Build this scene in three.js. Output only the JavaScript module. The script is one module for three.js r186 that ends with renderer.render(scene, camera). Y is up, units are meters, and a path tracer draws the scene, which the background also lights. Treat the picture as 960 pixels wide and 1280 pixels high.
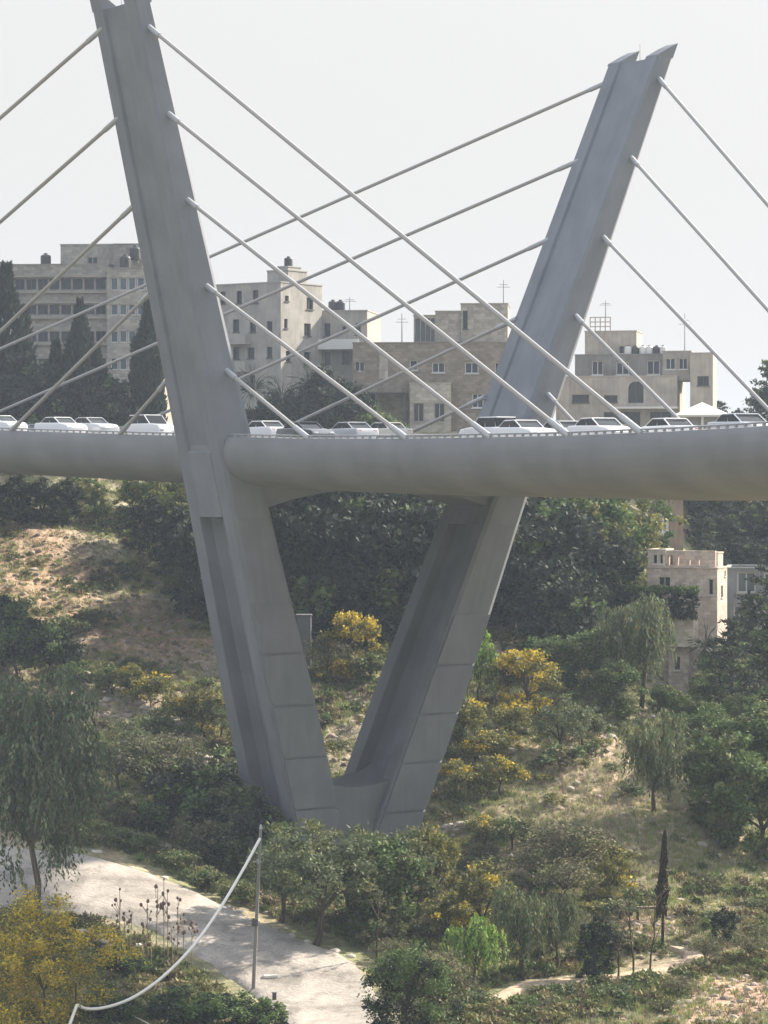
import * as THREE from 'three';
import { mergeGeometries, toCreasedNormals, mergeVertices } from 'three/addons/utils/BufferGeometryUtils.js';
import { RoundedBoxGeometry } from 'three/addons/geometries/RoundedBoxGeometry.js';

/* ---------- camera, sky, sun, exposure ---------- */
const smooth = (a, b, x) => { const t = Math.min(1, Math.max(0, (x - a) / (b - a))); return t * t * (3 - 2 * t); };
const lerp = (a, b, t) => a + (b - a) * t;
const scene = new THREE.Scene();
const FOC = 3521, CY = 32, PITCH = Math.atan(50 / FOC);      // photograph: 960 x 1280, horizon near row 590
const camera = new THREE.PerspectiveCamera(2 * Math.atan(640 / FOC) * 180 / Math.PI, 0.75, 0.5, 6000);
camera.position.set(0, CY, 0);
camera.rotation.set(-PITCH, 0, 0);
scene.add(camera);
const SUN = new THREE.Vector3(0.70, 0.545, -0.485).normalize();
{
  const w = 512, h = 256, d = new Float32Array(w * h * 4);   // pale hazy air, whiter low down, a broad aureole about the sun
  const v = new THREE.Vector3();
  for (let j = 0; j < h; j++) for (let i = 0; i < w; i++) {
    const el = (j + 0.5) / h * Math.PI - Math.PI / 2, az = ((i + 0.5) / w - 0.5) * 2 * Math.PI;
    v.set(Math.cos(el) * Math.cos(az), Math.sin(el), Math.cos(el) * Math.sin(az));
    const up = Math.max(0, v.y), k = smooth(0.08, 0.85, up), cs = v.dot(SUN), t = smooth(-0.75, 0.5, cs), c1 = Math.max(0, cs);
    const glow = 0.24 * Math.pow(c1, 6) + 0.35 * Math.pow(c1, 40), o = (j * w + i) * 4;
    const low = [lerp(0.215, 0.325, t), lerp(0.245, 0.321, t), lerp(0.30, 0.319, t)];
    d[o] = lerp(low[0], 0.48, k) + glow; d[o + 1] = lerp(low[1], 0.52, k) + glow * 0.96; d[o + 2] = lerp(low[2], 0.59, k) + glow * 0.88; d[o + 3] = 1;
  }
  const sky = new THREE.DataTexture(d, w, h, THREE.RGBAFormat, THREE.FloatType);
  sky.mapping = THREE.EquirectangularReflectionMapping; sky.magFilter = THREE.LinearFilter; sky.needsUpdate = true;
  scene.background = sky; scene.environment = sky;
}
const sun = new THREE.DirectionalLight(new THREE.Color().setRGB(1, 0.89, 0.74), 5);
sun.position.copy(SUN).multiplyScalar(400).add(new THREE.Vector3(0, 20, -210));
sun.target.position.set(0, 20, -210);
sun.castShadow = true; sun.shadow.radius = 3; sun.shadow.mapSize.set(4096, 4096);
Object.assign(sun.shadow.camera, { left: -130, right: 130, top: 130, bottom: -130, near: 1, far: 900 });
scene.add(sun, sun.target);
const renderer = new THREE.WebGLRenderer({ antialias: true });
renderer.setSize(768, 1024);
renderer.toneMapping = THREE.LinearToneMapping;
renderer.toneMappingExposure = 2.6;
renderer.shadowMap.enabled = true;
scene.fog = new THREE.FogExp2(new THREE.Color().setRGB(0.72, 0.84, 1.0), 0.0003);

/* ---------- helpers ---------- */
const V3 = (x, y, z) => new THREE.Vector3(x, y, z);
const sp = Math.sin(PITCH), cp = Math.cos(PITCH);
// a pixel of the photograph and a distance in metres -> a point
function P(px, py, Z) {
  const x = (px - 480) / FOC, y = (640 - py) / FOC;
  const dy = y * cp - sp, dz = -(cp + y * sp), k = Z / -dz;
  return V3(x * k, CY + dy * k, -Z);
}
function rng(seed) { let a = seed >>> 0; return () => { a = (a + 0x6D2B79F5) | 0; let t = Math.imul(a ^ (a >>> 15), 1 | a); t = (t + Math.imul(t ^ (t >>> 7), 61 | t)) ^ t; return ((t ^ (t >>> 14)) >>> 0) / 4294967296; }; }
function hash(i, j, s) { let h = Math.imul(i, 374761393) ^ Math.imul(j, 668265263) ^ Math.imul(s, 1442695041); h = Math.imul(h ^ (h >>> 13), 1274126177); return ((h ^ (h >>> 16)) >>> 0) / 4294967296; }
function vnoise(x, y, s = 0, per = 0) {
  const i = Math.floor(x), j = Math.floor(y), a = x - i, b = y - j, u = a * a * (3 - 2 * a), v = b * b * (3 - 2 * b);
  const w = (n) => per ? ((n % per) + per) % per : n;
  const p = hash(w(i), w(j), s), q = hash(w(i + 1), w(j), s), r = hash(w(i), w(j + 1), s), t = hash(w(i + 1), w(j + 1), s);
  return (p + (q - p) * u) * (1 - v) + (r + (t - r) * u) * v;
}
function fbm(x, y, s = 0, oct = 4, per = 0) { let a = 0, k = 0.5, n = 0; for (let o = 0; o < oct; o++) { a += k * vnoise(x, y, s + o * 17, per); n += k; k *= 0.5; x *= 2; y *= 2; per *= 2; } return a / n; }
function interp(tab, x) {
  if (x <= tab[0][0]) return tab[0][1];
  for (let i = 1; i < tab.length; i++) if (x <= tab[i][0]) { const t = (x - tab[i - 1][0]) / (tab[i][0] - tab[i - 1][0]); return lerp(tab[i - 1][1], tab[i][1], t); }
  return tab[tab.length - 1][1];
}
const taken = new Map();
function numbered(n) { const k = taken.get(n) || 0; taken.set(n, k + 1); return k ? n + '_' + String(k).padStart(3, '0') : n; }
function tag(o, label, category, group, kind) { o.userData.label = label; o.userData.category = category; if (!kind) o.userData.kind = 'thing'; if (group) o.userData.group = group; if (kind) o.userData.kind = kind; return o; }
function thing(name, label, category, pos = null, turn = 0, group) {
  const g = new THREE.Group(); g.name = numbered(name); scene.add(g);
  if (pos) g.position.copy(pos); g.rotation.y = turn; return tag(g, label, category, group);
}
function mesh(name, geo, mat, parent) { const m = new THREE.Mesh(geo, mat); m.name = parent ? name : numbered(name); m.castShadow = m.receiveShadow = true; (parent || scene).add(m); return m; }
function structure(name, geo, mat, label, category) { const m = mesh(name, geo, mat); m.userData.kind = 'structure'; m.userData.label = label; m.userData.category = category; return m; }
function copyOf(o) { const c = o.clone(); c.name = numbered(o.name.replace(/_\d{3}$/, '')); c.userData = { ...o.userData }; scene.add(c); return c; }
const C = (r, g, b) => new THREE.Color().setRGB(r, g, b);
function dataTex(n, fn, srgb = true, m = n) {
  const d = new Uint8Array(n * m * 4);
  for (let j = 0; j < m; j++) for (let i = 0; i < n; i++) { const c = fn(i / n, j / m, i, j), o = (j * n + i) * 4; d[o] = c[0]; d[o + 1] = c[1]; d[o + 2] = c[2]; d[o + 3] = 255; }
  const t = new THREE.DataTexture(d, n, m, THREE.RGBAFormat); t.wrapS = t.wrapT = THREE.RepeatWrapping; t.magFilter = THREE.LinearFilter; t.minFilter = THREE.LinearMipmapLinearFilter; t.generateMipmaps = true;
  if (srgb) t.colorSpace = THREE.SRGBColorSpace; t.needsUpdate = true; return t;
}
function rep(t, a, b) { const c = t.clone(); c.repeat.set(a, b); c.needsUpdate = true; return c; }
const box = (w, h, d, x = 0, y = 0, z = 0) => new THREE.BoxGeometry(w, h, d).translate(x, y, z);
const merge = (l) => mergeGeometries(l.map((g) => (g.index ? g.toNonIndexed() : g)));
function tube(pts, r, seg = 24, rad = 8) { return new THREE.TubeGeometry(new THREE.CatmullRomCurve3(pts), seg, r, rad, false); }
function taper(a, b, r0, r1, rad = 7) {
  const len = a.distanceTo(b), g = new THREE.CylinderGeometry(r1, r0, len, rad, 1, false);
  g.translate(0, len / 2, 0); g.applyQuaternion(new THREE.Quaternion().setFromUnitVectors(V3(0, 1, 0), b.clone().sub(a).normalize())); g.translate(a.x, a.y, a.z); return g;
}
function grid(nu, nv, fn) {    // fn(i, j) -> [x, y, z, u, v, color?]
  const pos = [], uv = [], col = [], idx = []; let hasC = false;
  for (let j = 0; j <= nv; j++) for (let i = 0; i <= nu; i++) { const p = fn(i, j); pos.push(p[0], p[1], p[2]); uv.push(p[3], p[4]); if (p[5]) { hasC = true; col.push(...p[5]); } }
  const w = nu + 1; for (let j = 0; j < nv; j++) for (let i = 0; i < nu; i++) { const a = j * w + i; idx.push(a, a + 1, a + w + 1, a, a + w + 1, a + w); }
  const g = new THREE.BufferGeometry(); g.setAttribute('position', new THREE.Float32BufferAttribute(pos, 3)); g.setAttribute('uv', new THREE.Float32BufferAttribute(uv, 2));
  if (hasC) g.setAttribute('color', new THREE.Float32BufferAttribute(col, 3)); g.setIndex(idx); g.computeVertexNormals(); return g;
}

/* ---------- materials ---------- */
const txConcrete = dataTex(1024, (u, v) => {
  const a = fbm(u * 6, v * 6, 3, 5, 6), streak = fbm(u * 40, v * 3, 9, 3, 40), fine = hash(u * 4096 | 0, v * 4096 | 0, 5);
  const blot = smooth(0.56, 0.72, fbm(u * 4, v * 4, 77, 4, 4));
  const k = 200 + (a - 0.5) * 30 + (streak - 0.5) * 14 + (fine - 0.5) * 10 - blot * 9;
  return [k, k * 0.995, k * 0.985];
});
const txConcreteB = dataTex(512, (u, v) => { const k = 128 + (fbm(u * 24, v * 24, 31, 4, 24) - 0.5) * 160; return [k, k, k]; }, false);
const txPlaster = dataTex(512, (u, v) => { const k = 214 + (fbm(u * 8, v * 8, 41, 5, 8) - 0.5) * 60 + (fbm(u * 50, v * 5, 43, 3, 50) - 0.5) * 34; return [k, k * 0.99, k * 0.97]; });
const txStone = dataTex(512, (u, v) => {       // fine courses of cut limestone, too far off to tell the blocks apart
  const row = Math.floor(v * 16), off = (row % 2) * 0.5, cx = Math.floor(u * 8 + off), t = hash(((cx % 8) + 8) % 8, row, 4), fu = (u * 8 + off) % 1, fv = (v * 16) % 1;
  const joint = (fu < 0.03 || fv < 0.06) ? 0.86 : 1, k = (205 + (t - 0.5) * 36 + (fbm(u * 16, v * 16, 51, 3, 16) - 0.5) * 36) * joint; return [k, k * 0.98, k * 0.95];
});
const txGround = dataTex(1024, (u, v) => {
  const a = fbm(u * 12, v * 12, 61, 6, 12), b = fbm(u * 64, v * 64, 67, 3, 64), st = smooth(0.66, 0.74, fbm(u * 90, v * 90, 71, 2, 90));
  const k = 208 + (a - 0.5) * 110 + (b - 0.5) * 80 + st * 30; return [Math.min(255, k), Math.min(255, k * (0.98 - (a - 0.5) * 0.1)), Math.min(255, k * (0.95 - (b - 0.5) * 0.12))];
});
const txGroundB = dataTex(512, (u, v) => { const k = 128 + (fbm(u * 20, v * 20, 81, 5, 20) - 0.5) * 330; const c = Math.max(0, Math.min(255, k)); return [c, c, c]; }, false);
const txRoad = dataTex(1024, (u, v) => {
  const a = fbm(u * 5, v * 5, 91, 5, 5), b = fbm(u * 90, v * 90, 93, 2, 90), patch = smooth(0.55, 0.7, fbm(u * 7, v * 7, 97, 3, 7));
  const k = 190 + (a - 0.5) * 70 + (b - 0.5) * 50 - patch * 22; return [k, k * 0.975, k * 0.945];
});
const txBark = dataTex(256, (u, v) => { const k = 150 + (fbm(u * 16, v * 4, 95, 4, 16) - 0.5) * 200; return [k, k * 0.95, k * 0.88]; });
const std = (c, o = {}) => new THREE.MeshStandardMaterial({ color: c, roughness: 0.85, ...o });
const mConcrete = std(C(0.285, 0.31, 0.355), { map: rep(txConcrete, 0.07, 0.07), bumpMap: rep(txConcreteB, 0.35, 0.35), bumpScale: 0.012, roughness: 0.8 });
const mDeck = std(C(0.31, 0.325, 0.35), { map: rep(txConcrete, 0.05, 0.05), bumpMap: rep(txConcreteB, 0.3, 0.3), bumpScale: 0.012, roughness: 0.8 });
const mAsphalt = std(C(0.07, 0.07, 0.072), { map: rep(txRoad, 0.1, 0.1), roughness: 0.9 });
const mSteel = std(C(0.36, 0.37, 0.39), { metalness: 0.3, roughness: 0.55 });
const mCable = std(C(0.3, 0.292, 0.285), { roughness: 0.65 });
const mGuard = std(C(0.3, 0.31, 0.33), { metalness: 0.3, roughness: 0.6 });
const mBark = std(C(0.2, 0.16, 0.12), { map: rep(txBark, 1, 0.5), roughness: 0.95 });
const mPaleBark = std(C(0.42, 0.38, 0.32), { map: rep(txBark, 1, 0.5), roughness: 0.95 });
const mBurnt = std(C(0.07, 0.05, 0.04), { map: rep(txBark, 1, 0.5), roughness: 1 });
const leafMat = (tr = 0.3) => new THREE.MeshPhysicalMaterial({ color: 0xffffff, vertexColors: true, roughness: 0.75, side: THREE.DoubleSide, transmission: tr, thickness: 0, specularIntensity: 0.3 });
const mLeaf = leafMat(0.35);
const mGlass = new THREE.MeshPhysicalMaterial({ color: C(0.02, 0.024, 0.028), roughness: 0.12, metalness: 0 });
const mGlassBlue = new THREE.MeshPhysicalMaterial({ color: C(0.08, 0.11, 0.13), roughness: 0.1 });
const mFrame = std(C(0.55, 0.54, 0.52), { roughness: 0.6 });
const mDarkFrame = std(C(0.06, 0.06, 0.065), { roughness: 0.6 });
const plaster = (r, g, b) => std(C(r, g, b), { map: rep(txPlaster, 0.12, 0.12), roughness: 0.92 });
const stone = (r, g, b) => std(C(r, g, b), { map: rep(txStone, 0.2, 0.2), roughness: 0.92 });

/* ---------- terrain ---------- */
const CP = [];
for (const [px, py, Z] of [
  [-150, 1280, 150], [0, 1280, 150], [200, 1270, 152], [480, 1280, 150], [700, 1270, 153], [960, 1280, 151], [1100, 1270, 152],
  [316, 1235, 160], [60, 1100, 176], [200, 1140, 170], [100, 1062, 181], [250, 1115, 176], [440, 1195, 166], [400, 1272, 153], [560, 1190, 170], [430, 1110, 188], [330, 1100, 190], [520, 1100, 190],
  [0, 1000, 192], [-120, 960, 200], [150, 985, 196], [280, 965, 201], [150, 870, 214], [280, 880, 214], [0, 860, 214], [0, 760, 229], [0, 660, 246], [-140, 650, 250], [250, 800, 229], [120, 640, 254], [220, 700, 246],
  [410, 870, 217], [440, 950, 203], [380, 800, 232], [450, 700, 252], [450, 640, 263],
  [600, 1000, 199], [560, 900, 213], [700, 950, 207], [750, 1050, 192], [640, 870, 221], [850, 1000, 203], [950, 1080, 193], [950, 930, 222], [830, 880, 234], [700, 790, 244], [1080, 1050, 200], [1080, 900, 232],
  [960, 1150, 180], [700, 1230, 161], [860, 1200, 168], [760, 1130, 178], [640, 1120, 182], [1100, 1180, 172],
  [700, 640, 272], [880, 885, 243], [960, 830, 262], [960, 740, 282], [960, 660, 298], [1100, 800, 272], [860, 660, 290],
  [-140, 590, 268], [60, 570, 270], [250, 570, 272], [480, 568, 275], [700, 568, 280], [850, 568, 292], [980, 568, 318], [1100, 572, 325],
  [-140, 556, 300], [100, 552, 300], [350, 552, 300], [600, 552, 300], [800, 556, 315], [-140, 550, 345], [200, 550, 345], [480, 550, 345], [760, 552, 345], [1000, 560, 350],
]) { const p = P(px, py, Z); CP.push([p.x, Z, p.y]); }
for (const X of [-60, -30, 0, 30, 60]) CP.push([X, 128, 1.6 + Math.abs(X) * 0.01]);
const tps = (() => {
  const n = CP.length, m = n + 3, A = [], S = 50, k = (r2) => (r2 < 1e-9 ? 0 : 0.5 * r2 * Math.log(r2));
  const q = CP.map(([x, z, y]) => [x / S, (z - 220) / S, y]);
  for (let i = 0; i < m; i++) A.push(new Float64Array(m + 1));
  for (let i = 0; i < n; i++) { for (let j = 0; j < n; j++) A[i][j] = k((q[i][0] - q[j][0]) ** 2 + (q[i][1] - q[j][1]) ** 2) + (i === j ? 0.004 : 0); A[i][n] = A[n][i] = 1; A[i][n + 1] = A[n + 1][i] = q[i][0]; A[i][n + 2] = A[n + 2][i] = q[i][1]; A[i][m] = q[i][2]; }
  for (let c = 0; c < m; c++) { let p = c; for (let r = c + 1; r < m; r++) if (Math.abs(A[r][c]) > Math.abs(A[p][c])) p = r; [A[c], A[p]] = [A[p], A[c]]; for (let r = 0; r < m; r++) if (r !== c) { const f = A[r][c] / A[c][c]; if (f) for (let e = c; e <= m; e++) A[r][e] -= f * A[c][e]; } }
  const w = A.map((r, i) => r[m] / r[i]);
  return (X, Z) => { const x = X / S, z = (Z - 220) / S; let s = w[n] + w[n + 1] * x + w[n + 2] * z; for (let i = 0; i < n; i++) s += w[i] * k((x - q[i][0]) ** 2 + (z - q[i][1]) ** 2); return s; };
})();
const XB = 46, Z0 = 130, Z1 = 345;
function baseH(X, Z) {
  const cx = Math.max(-XB, Math.min(XB, X)), cz = Math.max(Z0, Math.min(Z1, Z));
  let y = tps(cx, cz);
  if (Z < Z0) y = Z > 70 ? y : lerp(y, CY - 2.2, smooth(60, 2, Z));     // the near side of the valley climbs back to the viewer
  return y;
}
// ray from the lens through a pixel to the (un-roughened) ground
function G(px, py, zmin = 140) {
  let pz = zmin;
  for (let Z = zmin; Z < 420; Z += 0.5) { const p = P(px, py, Z); if (p.y <= baseH(p.x, Z)) { let a = pz, b = Z; for (let k = 0; k < 12; k++) { const m = (a + b) / 2, q = P(px, py, m); if (q.y <= baseH(q.x, m)) b = m; else a = m; } const q = P(px, py, b); q.y = baseH(q.x, b); return q; } pz = Z; }
  const q = P(px, py, 300); q.y = baseH(q.x, 300); return q;
}
// ribbons: pairs of pixels on the two edges
function ribbonPts(pairs, n) {
  const a = pairs.map((p) => G(p[0][0], p[0][1])), b = pairs.map((p) => G(p[1][0], p[1][1]));
  const ca = new THREE.CatmullRomCurve3(a), cb = new THREE.CatmullRomCurve3(b), out = [];
  for (let i = 0; i <= n; i++) out.push([ca.getPoint(i / n), cb.getPoint(i / n)]);
  return out;
}
const roadR = ribbonPts([[[-140, 1050], [-140, 1120]], [[-40, 1050], [-40, 1128]], [[60, 1060], [45, 1134]], [[120, 1068], [125, 1141]], [[200, 1094], [195, 1166]], [[280, 1129], [252, 1196]], [[360, 1164], [308, 1238]], [[428, 1190], [345, 1268]], [[470, 1235], [380, 1305]], [[478, 1300], [395, 1350]]], 90);
const pathR = ribbonPts([[[610, 1246], [612, 1252]], [[650, 1228], [655, 1238]], [[705, 1221], [710, 1232]], [[760, 1217], [766, 1225]], [[820, 1206], [826, 1215]], [[854, 1197], [868, 1204]], [[848, 1189], [884, 1195]], [[830, 1182], [858, 1185]]], 60);
const MS = 0.5, MX = 140, MZ = 200, mask = new Float32Array(MX * MZ);      // where the road and path lie
for (const R of [roadR, pathR]) for (const [a, b] of R) for (let k = -0.12; k <= 1.12; k += 0.02) { const x = lerp(a.x, b.x, k), z = -lerp(a.z, b.z, k), i = Math.round((x + 35) / MS), j = Math.round((z - 130) / MS); if (i >= 1 && j >= 1 && i < MX - 1 && j < MZ - 1) for (let e = -1; e <= 1; e++) for (let f = -1; f <= 1; f++) mask[(j + e) * MX + i + f] = 1; }
function maskAt(X, Z) { const x = (X + 35) / MS, z = (Z - 130) / MS, i = Math.floor(x), j = Math.floor(z); if (i < 0 || j < 0 || i >= MX - 1 || j >= MZ - 1) return 0; const a = x - i, b = z - j; return lerp(lerp(mask[j * MX + i], mask[j * MX + i + 1], a), lerp(mask[(j + 1) * MX + i], mask[(j + 1) * MX + i + 1], a), b); }
function H(X, Z) {
  const m = maskAt(X, Z), slope = smooth(176, 205, Z) * (1 - smooth(268, 290, Z));
  const r = (fbm(X / 7, Z / 7, 11, 4) - 0.5) * (0.5 + 1.3 * slope) + (fbm(X / 1.6, Z / 1.6, 12, 3) - 0.5) * (0.18 + 0.42 * slope);
  return baseH(X, Z) + (Z > 340 || Math.abs(X) > 46 ? 0.3 * r : r) * (1 - m) - 0.16 * m;
}
const onGround = (px, py, dy = 0) => { const p = G(px, py); p.y = H(p.x, -p.z) + dy; return p; };
// colour patches of matter on the slope: [pixel x, pixel y, radius x (m), radius z (m), kind, strength]
const PAT = [
  [30, 700, 5, 9, 'soil', 1], [120, 780, 7, 6, 'soil', 1], [200, 815, 6, 4, 'soil', 0.9], [60, 730, 4, 5, 'soil', 0.8], [260, 835, 4, 4, 'rubble', 0.8], [160, 870, 7, 3, 'rubble', 0.7], [180, 760, 5, 3, 'rubble', 0.6],
  [260, 940, 4, 2.5, 'grass', 1], [190, 1040, 5, 3, 'rubble', 0.5], [40, 1200, 6, 4, 'grass', 0.6], [110, 650, 6, 4, 'grass', 0.8], [400, 890, 3, 4, 'grass', 0.7], [420, 930, 3, 4, 'rubble', 1],
  [690, 1000, 7, 9, 'dry', 1.3], [780, 1050, 9, 11, 'dry', 1.4], [760, 990, 6, 7, 'dry', 1.1], [720, 960, 4, 6, 'soil', 0.8], [600, 1080, 3, 2.5, 'soil', 1], [640, 1030, 5, 5, 'grass', 0.7], [590, 970, 5, 6, 'grass', 0.8], [880, 1100, 7, 5, 'grass', 0.8], [850, 1060, 5, 5, 'grassdry', 0.9],
  [900, 1090, 6, 1.6, 'rubble', 0.6], [920, 1250, 5, 4.5, 'soil', 3], [960, 1235, 4, 4, 'soil', 2.5], [870, 1268, 3.5, 3, 'soil', 2.5], [760, 1240, 6, 3, 'grass', 0.9], [660, 1255, 4, 2, 'soil', 0.6], [800, 1160, 3, 2, 'soil', 0.7],
  [770, 930, 3, 3, 'soil', 0.6], [570, 1045, 3, 2, 'rubble', 0.7],
].map(([px, py, rx, rz, k, s]) => { const p = G(px, py); return [p.x, -p.z, rx, rz, k, s]; });
const KC = { soil: [0.60, 0.42, 0.31], rubble: [0.55, 0.48, 0.40], grass: [0.2, 0.25, 0.1], dry: [0.48, 0.42, 0.30], grassdry: [0.34, 0.34, 0.16], humus: [0.25, 0.21, 0.15] };
function groundKind(X, Z) {
  const w = { soil: 0.12, rubble: 0.15, grass: 0.28, dry: 0.22, grassdry: 0.25, humus: 0.22 };
  const n1 = fbm(X / 5, Z / 5, 21, 4), n2 = fbm(X / 3, Z / 3, 22, 4), n3 = fbm(X / 2.2, Z / 2.2, 23, 3), n4 = fbm(X / 8, Z / 8, 24, 3);
  w.grass *= smooth(0.4, 0.62, n1) * 3; w.soil *= smooth(0.45, 0.65, n2) * 3; w.rubble *= smooth(0.5, 0.68, n3) * 4; w.humus *= smooth(0.42, 0.6, n4) * 2;
  for (const [x, z, rx, rz, k, s] of PAT) { const r = Math.hypot((X - x) / rx, (Z - z) / rz) + (n3 - 0.5) * 1.1; if (r < 1.3) w[k] += s * 2.2 * (1 - smooth(0.55, 1.25, r)); }
  return w;
}
{
  const xs = [], zs = [];
  for (let x = -1600; x < -60; x += Math.max(2.5, (-60 - x) * 0.28)) xs.push(x);
  for (let x = -60; x < -40; x += 1.6) xs.push(x);
  for (let x = -40; x <= 40; x += 0.36) xs.push(x);
  for (let x = 41.6, s = 1.6; x < 1700; x += s, s = x < 60 ? 1.6 : s * 1.3) xs.push(x);
  for (let z = -30; z < 136; z += 6) zs.push(z);
  for (let z = 138; z < 250; z += 0.42) zs.push(z);
  for (let z = 250; z < 345; z += 1.1) zs.push(z);
  for (let z = 345, s = 4; z < 3500; z += s, s *= 1.25) zs.push(z);
  const g = grid(xs.length - 1, zs.length - 1, (i, j) => {
    const X = xs[i], Z = zs[j], y = H(X, Z), w = groundKind(X, Z); let s = 0, c = [0, 0, 0];
    for (const k in w) { s += w[k]; for (let e = 0; e < 3; e++) c[e] += w[k] * KC[k][e]; }
    const v = 0.8 + 0.4 * hash(i, j, 7); return [X, y, -Z, X / 6, Z / 6, c.map((q) => q / s * v)];
  });
  structure('hillside', g, std(C(1, 1, 1), { vertexColors: true, map: txGround, bumpMap: txGroundB, bumpScale: 0.08, roughness: 0.97 }), 'grassy stony hillside of reddish earth behind and below the bridge', 'hillside');
}
function ribbonMesh(R, cross, lift, s) { return grid(cross, R.length - 1, (i, j) => { const [a, b] = R[j], k = i / cross, x = lerp(a.x, b.x, k), z = lerp(a.z, b.z, k), w = (k === 0 || k === 1) ? -0.25 : 0; const e = (k === 0 || k === 1) ? (fbm(j / 4, k * 9, 33, 3) - 0.5) * 1.2 * (k === 0 ? 1 : -1) : 0; const q = V3(b.x - a.x, 0, b.z - a.z).normalize(); return [x + q.x * e * s, baseH(x, -z) + lift + w + (fbm(x / 2, z / 2, 35, 3) - 0.5) * 0.08, z + q.z * e * s, x / 7, z / 7]; }); }
structure('dirt_road', ribbonMesh(roadR, 14, 0.03, 1), std(C(0.6, 0.575, 0.55), { map: txRoad, bumpMap: rep(txGroundB, 1.6, 1.6), bumpScale: 0.03, roughness: 0.96 }), 'pale worn dirt road curving past the utility pole', 'road');
structure('sandy_path', ribbonMesh(pathR, 6, 0.03, 0.4), std(C(0.66, 0.54, 0.42), { map: rep(txGround, 2, 2), roughness: 0.97 }), 'narrow pale sandy footpath at the foot of the slope', 'path');

/* ---------- the bridge ---------- */
const AN = 57 * Math.PI / 180, T_ = V3(-Math.sin(AN), 0, Math.cos(AN)), D_ = V3(Math.cos(AN), 0, Math.sin(AN));
const bridge = thing('cable_stayed_bridge', 'grey concrete cable-stayed bridge with a leaning V-shaped pylon and curved deck', 'bridge');
const pylon = new THREE.Group(); pylon.name = 'pylon'; bridge.add(pylon);
const armAxis = [[P(152, 8, 184.3), P(363, 1000, 192.6)], [P(800, 77, 205.7), P(477, 1000, 197.2)]];
function axisAt(k, y) { const [a, b] = armAxis[k], t = (a.y - y) / (a.y - b.y); return a.clone().lerp(b, t); }
const hOf = (k, py) => { let lo = -30, hi = 90; for (let i = 0; i < 40; i++) { const m = (lo + hi) / 2, q = axisAt(k, m), sy = 640 - FOC * (((q.y - CY) * cp + (-q.z) * sp) / ((-q.z) * cp - (q.y - CY) * sp)); if (sy > py) lo = m; else hi = m; } return lo; };
const dimA = (py) => interp([[0, 1.25], [320, 2.0], [545, 2.65], [660, 3.0], [850, 3.6], [1000, 3.7], [1150, 3.9]], py);
const dimB = (py) => interp([[0, 5.9], [545, 5.9], [660, 6.0], [850, 6.4], [1150, 6.6]], py);
function section(a, b, f, rO, rI, ch) {
  const A = a / 2, B = b / 2, q = 0.06, e = Math.min(0.7, (b - 2 * f) * 0.25);
  const cu = Math.min(ch * 2, a * 0.12); return [[A - ch, -B], [A, -B + ch], [A, -B + f - 0.05], [A - 0.05, -B + f], [A - rO * 0.7, -B + f + q], [A - rO, -B + f + e], [A - rO, B - f - e], [A - rO * 0.7, B - f - q], [A - 0.05, B - f], [A, B - f + 0.05], [A, B - ch], [A - cu, B],
    [-A + cu, B], [-A, B - ch], [-A, B - f + 0.05], [-A + 0.05, B - f], [-A + rI * 0.7, B - f - q], [-A + rI, B - f - e], [-A + rI, -B + f + e], [-A + rI * 0.7, -B + f + q], [-A + 0.05, -B + f], [-A, -B + f - 0.05], [-A, -B + ch], [-A + ch, -B]];
}
function loft(rings, caps = [true, true]) {
  const n = rings[0].length, pos = [], uv = [], idx = []; let L = 0;
  rings.forEach((r, j) => { if (j) L += r[0].distanceTo(rings[j - 1][0]); let w = 0; for (let i = 0; i <= n; i++) { const p = r[i % n]; if (i) w += p.distanceTo(r[i - 1]); pos.push(p.x, p.y, p.z); uv.push(w, L); } });
  const m = n + 1; for (let j = 0; j < rings.length - 1; j++) for (let i = 0; i < n; i++) { const a = j * m + i; idx.push(a, a + 1, a + m + 1, a, a + m + 1, a + m); }
  const g0 = new THREE.BufferGeometry(); g0.setAttribute('position', new THREE.Float32BufferAttribute(pos, 3)); g0.setAttribute('uv', new THREE.Float32BufferAttribute(uv, 2)); g0.setIndex(idx);
  const parts = [g0.toNonIndexed()];
  return { body: parts[0], n };
}
function capGeo(ring2, ring3) {   // triangulates a plane polygon given in 2D and 3D
  const tris = THREE.ShapeUtils.triangulateShape(ring2.map((p) => new THREE.Vector2(p[0], p[1])), []), pos = [], uv = [];
  for (const t of tris) for (const i of t) { const p = ring3[i]; pos.push(p.x, p.y, p.z); uv.push(ring2[i][0], ring2[i][1]); }
  const g = new THREE.BufferGeometry(); g.setAttribute('position', new THREE.Float32BufferAttribute(pos, 3)); g.setAttribute('uv', new THREE.Float32BufferAttribute(uv, 2)); return g;
}
function armLoft(k, pys, recess, caps) {
  const sgn = k === 0 ? 1 : -1, rings = [], flat = [];
  for (const py of pys) {
    const y = hOf(k, py), c = axisAt(k, y), a = dimA(py), b = dimB(py), r = recess(a, py), s2 = section(a, b, 1.42, r, r, 0.15);
    const ring = s2.map(([u, v]) => c.clone().addScaledVector(T_, u * sgn).addScaledVector(D_, v)); rings.push(ring); flat.push(s2);
  }
  const l = [loft(rings).body]; if (caps[0]) l.push(capGeo(flat[0], rings[0])); if (caps[1]) l.push(capGeo(flat[flat.length - 1], rings[rings.length - 1]));
  return toCreasedNormals(mergeGeometries(l), 0.45);
}
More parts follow.
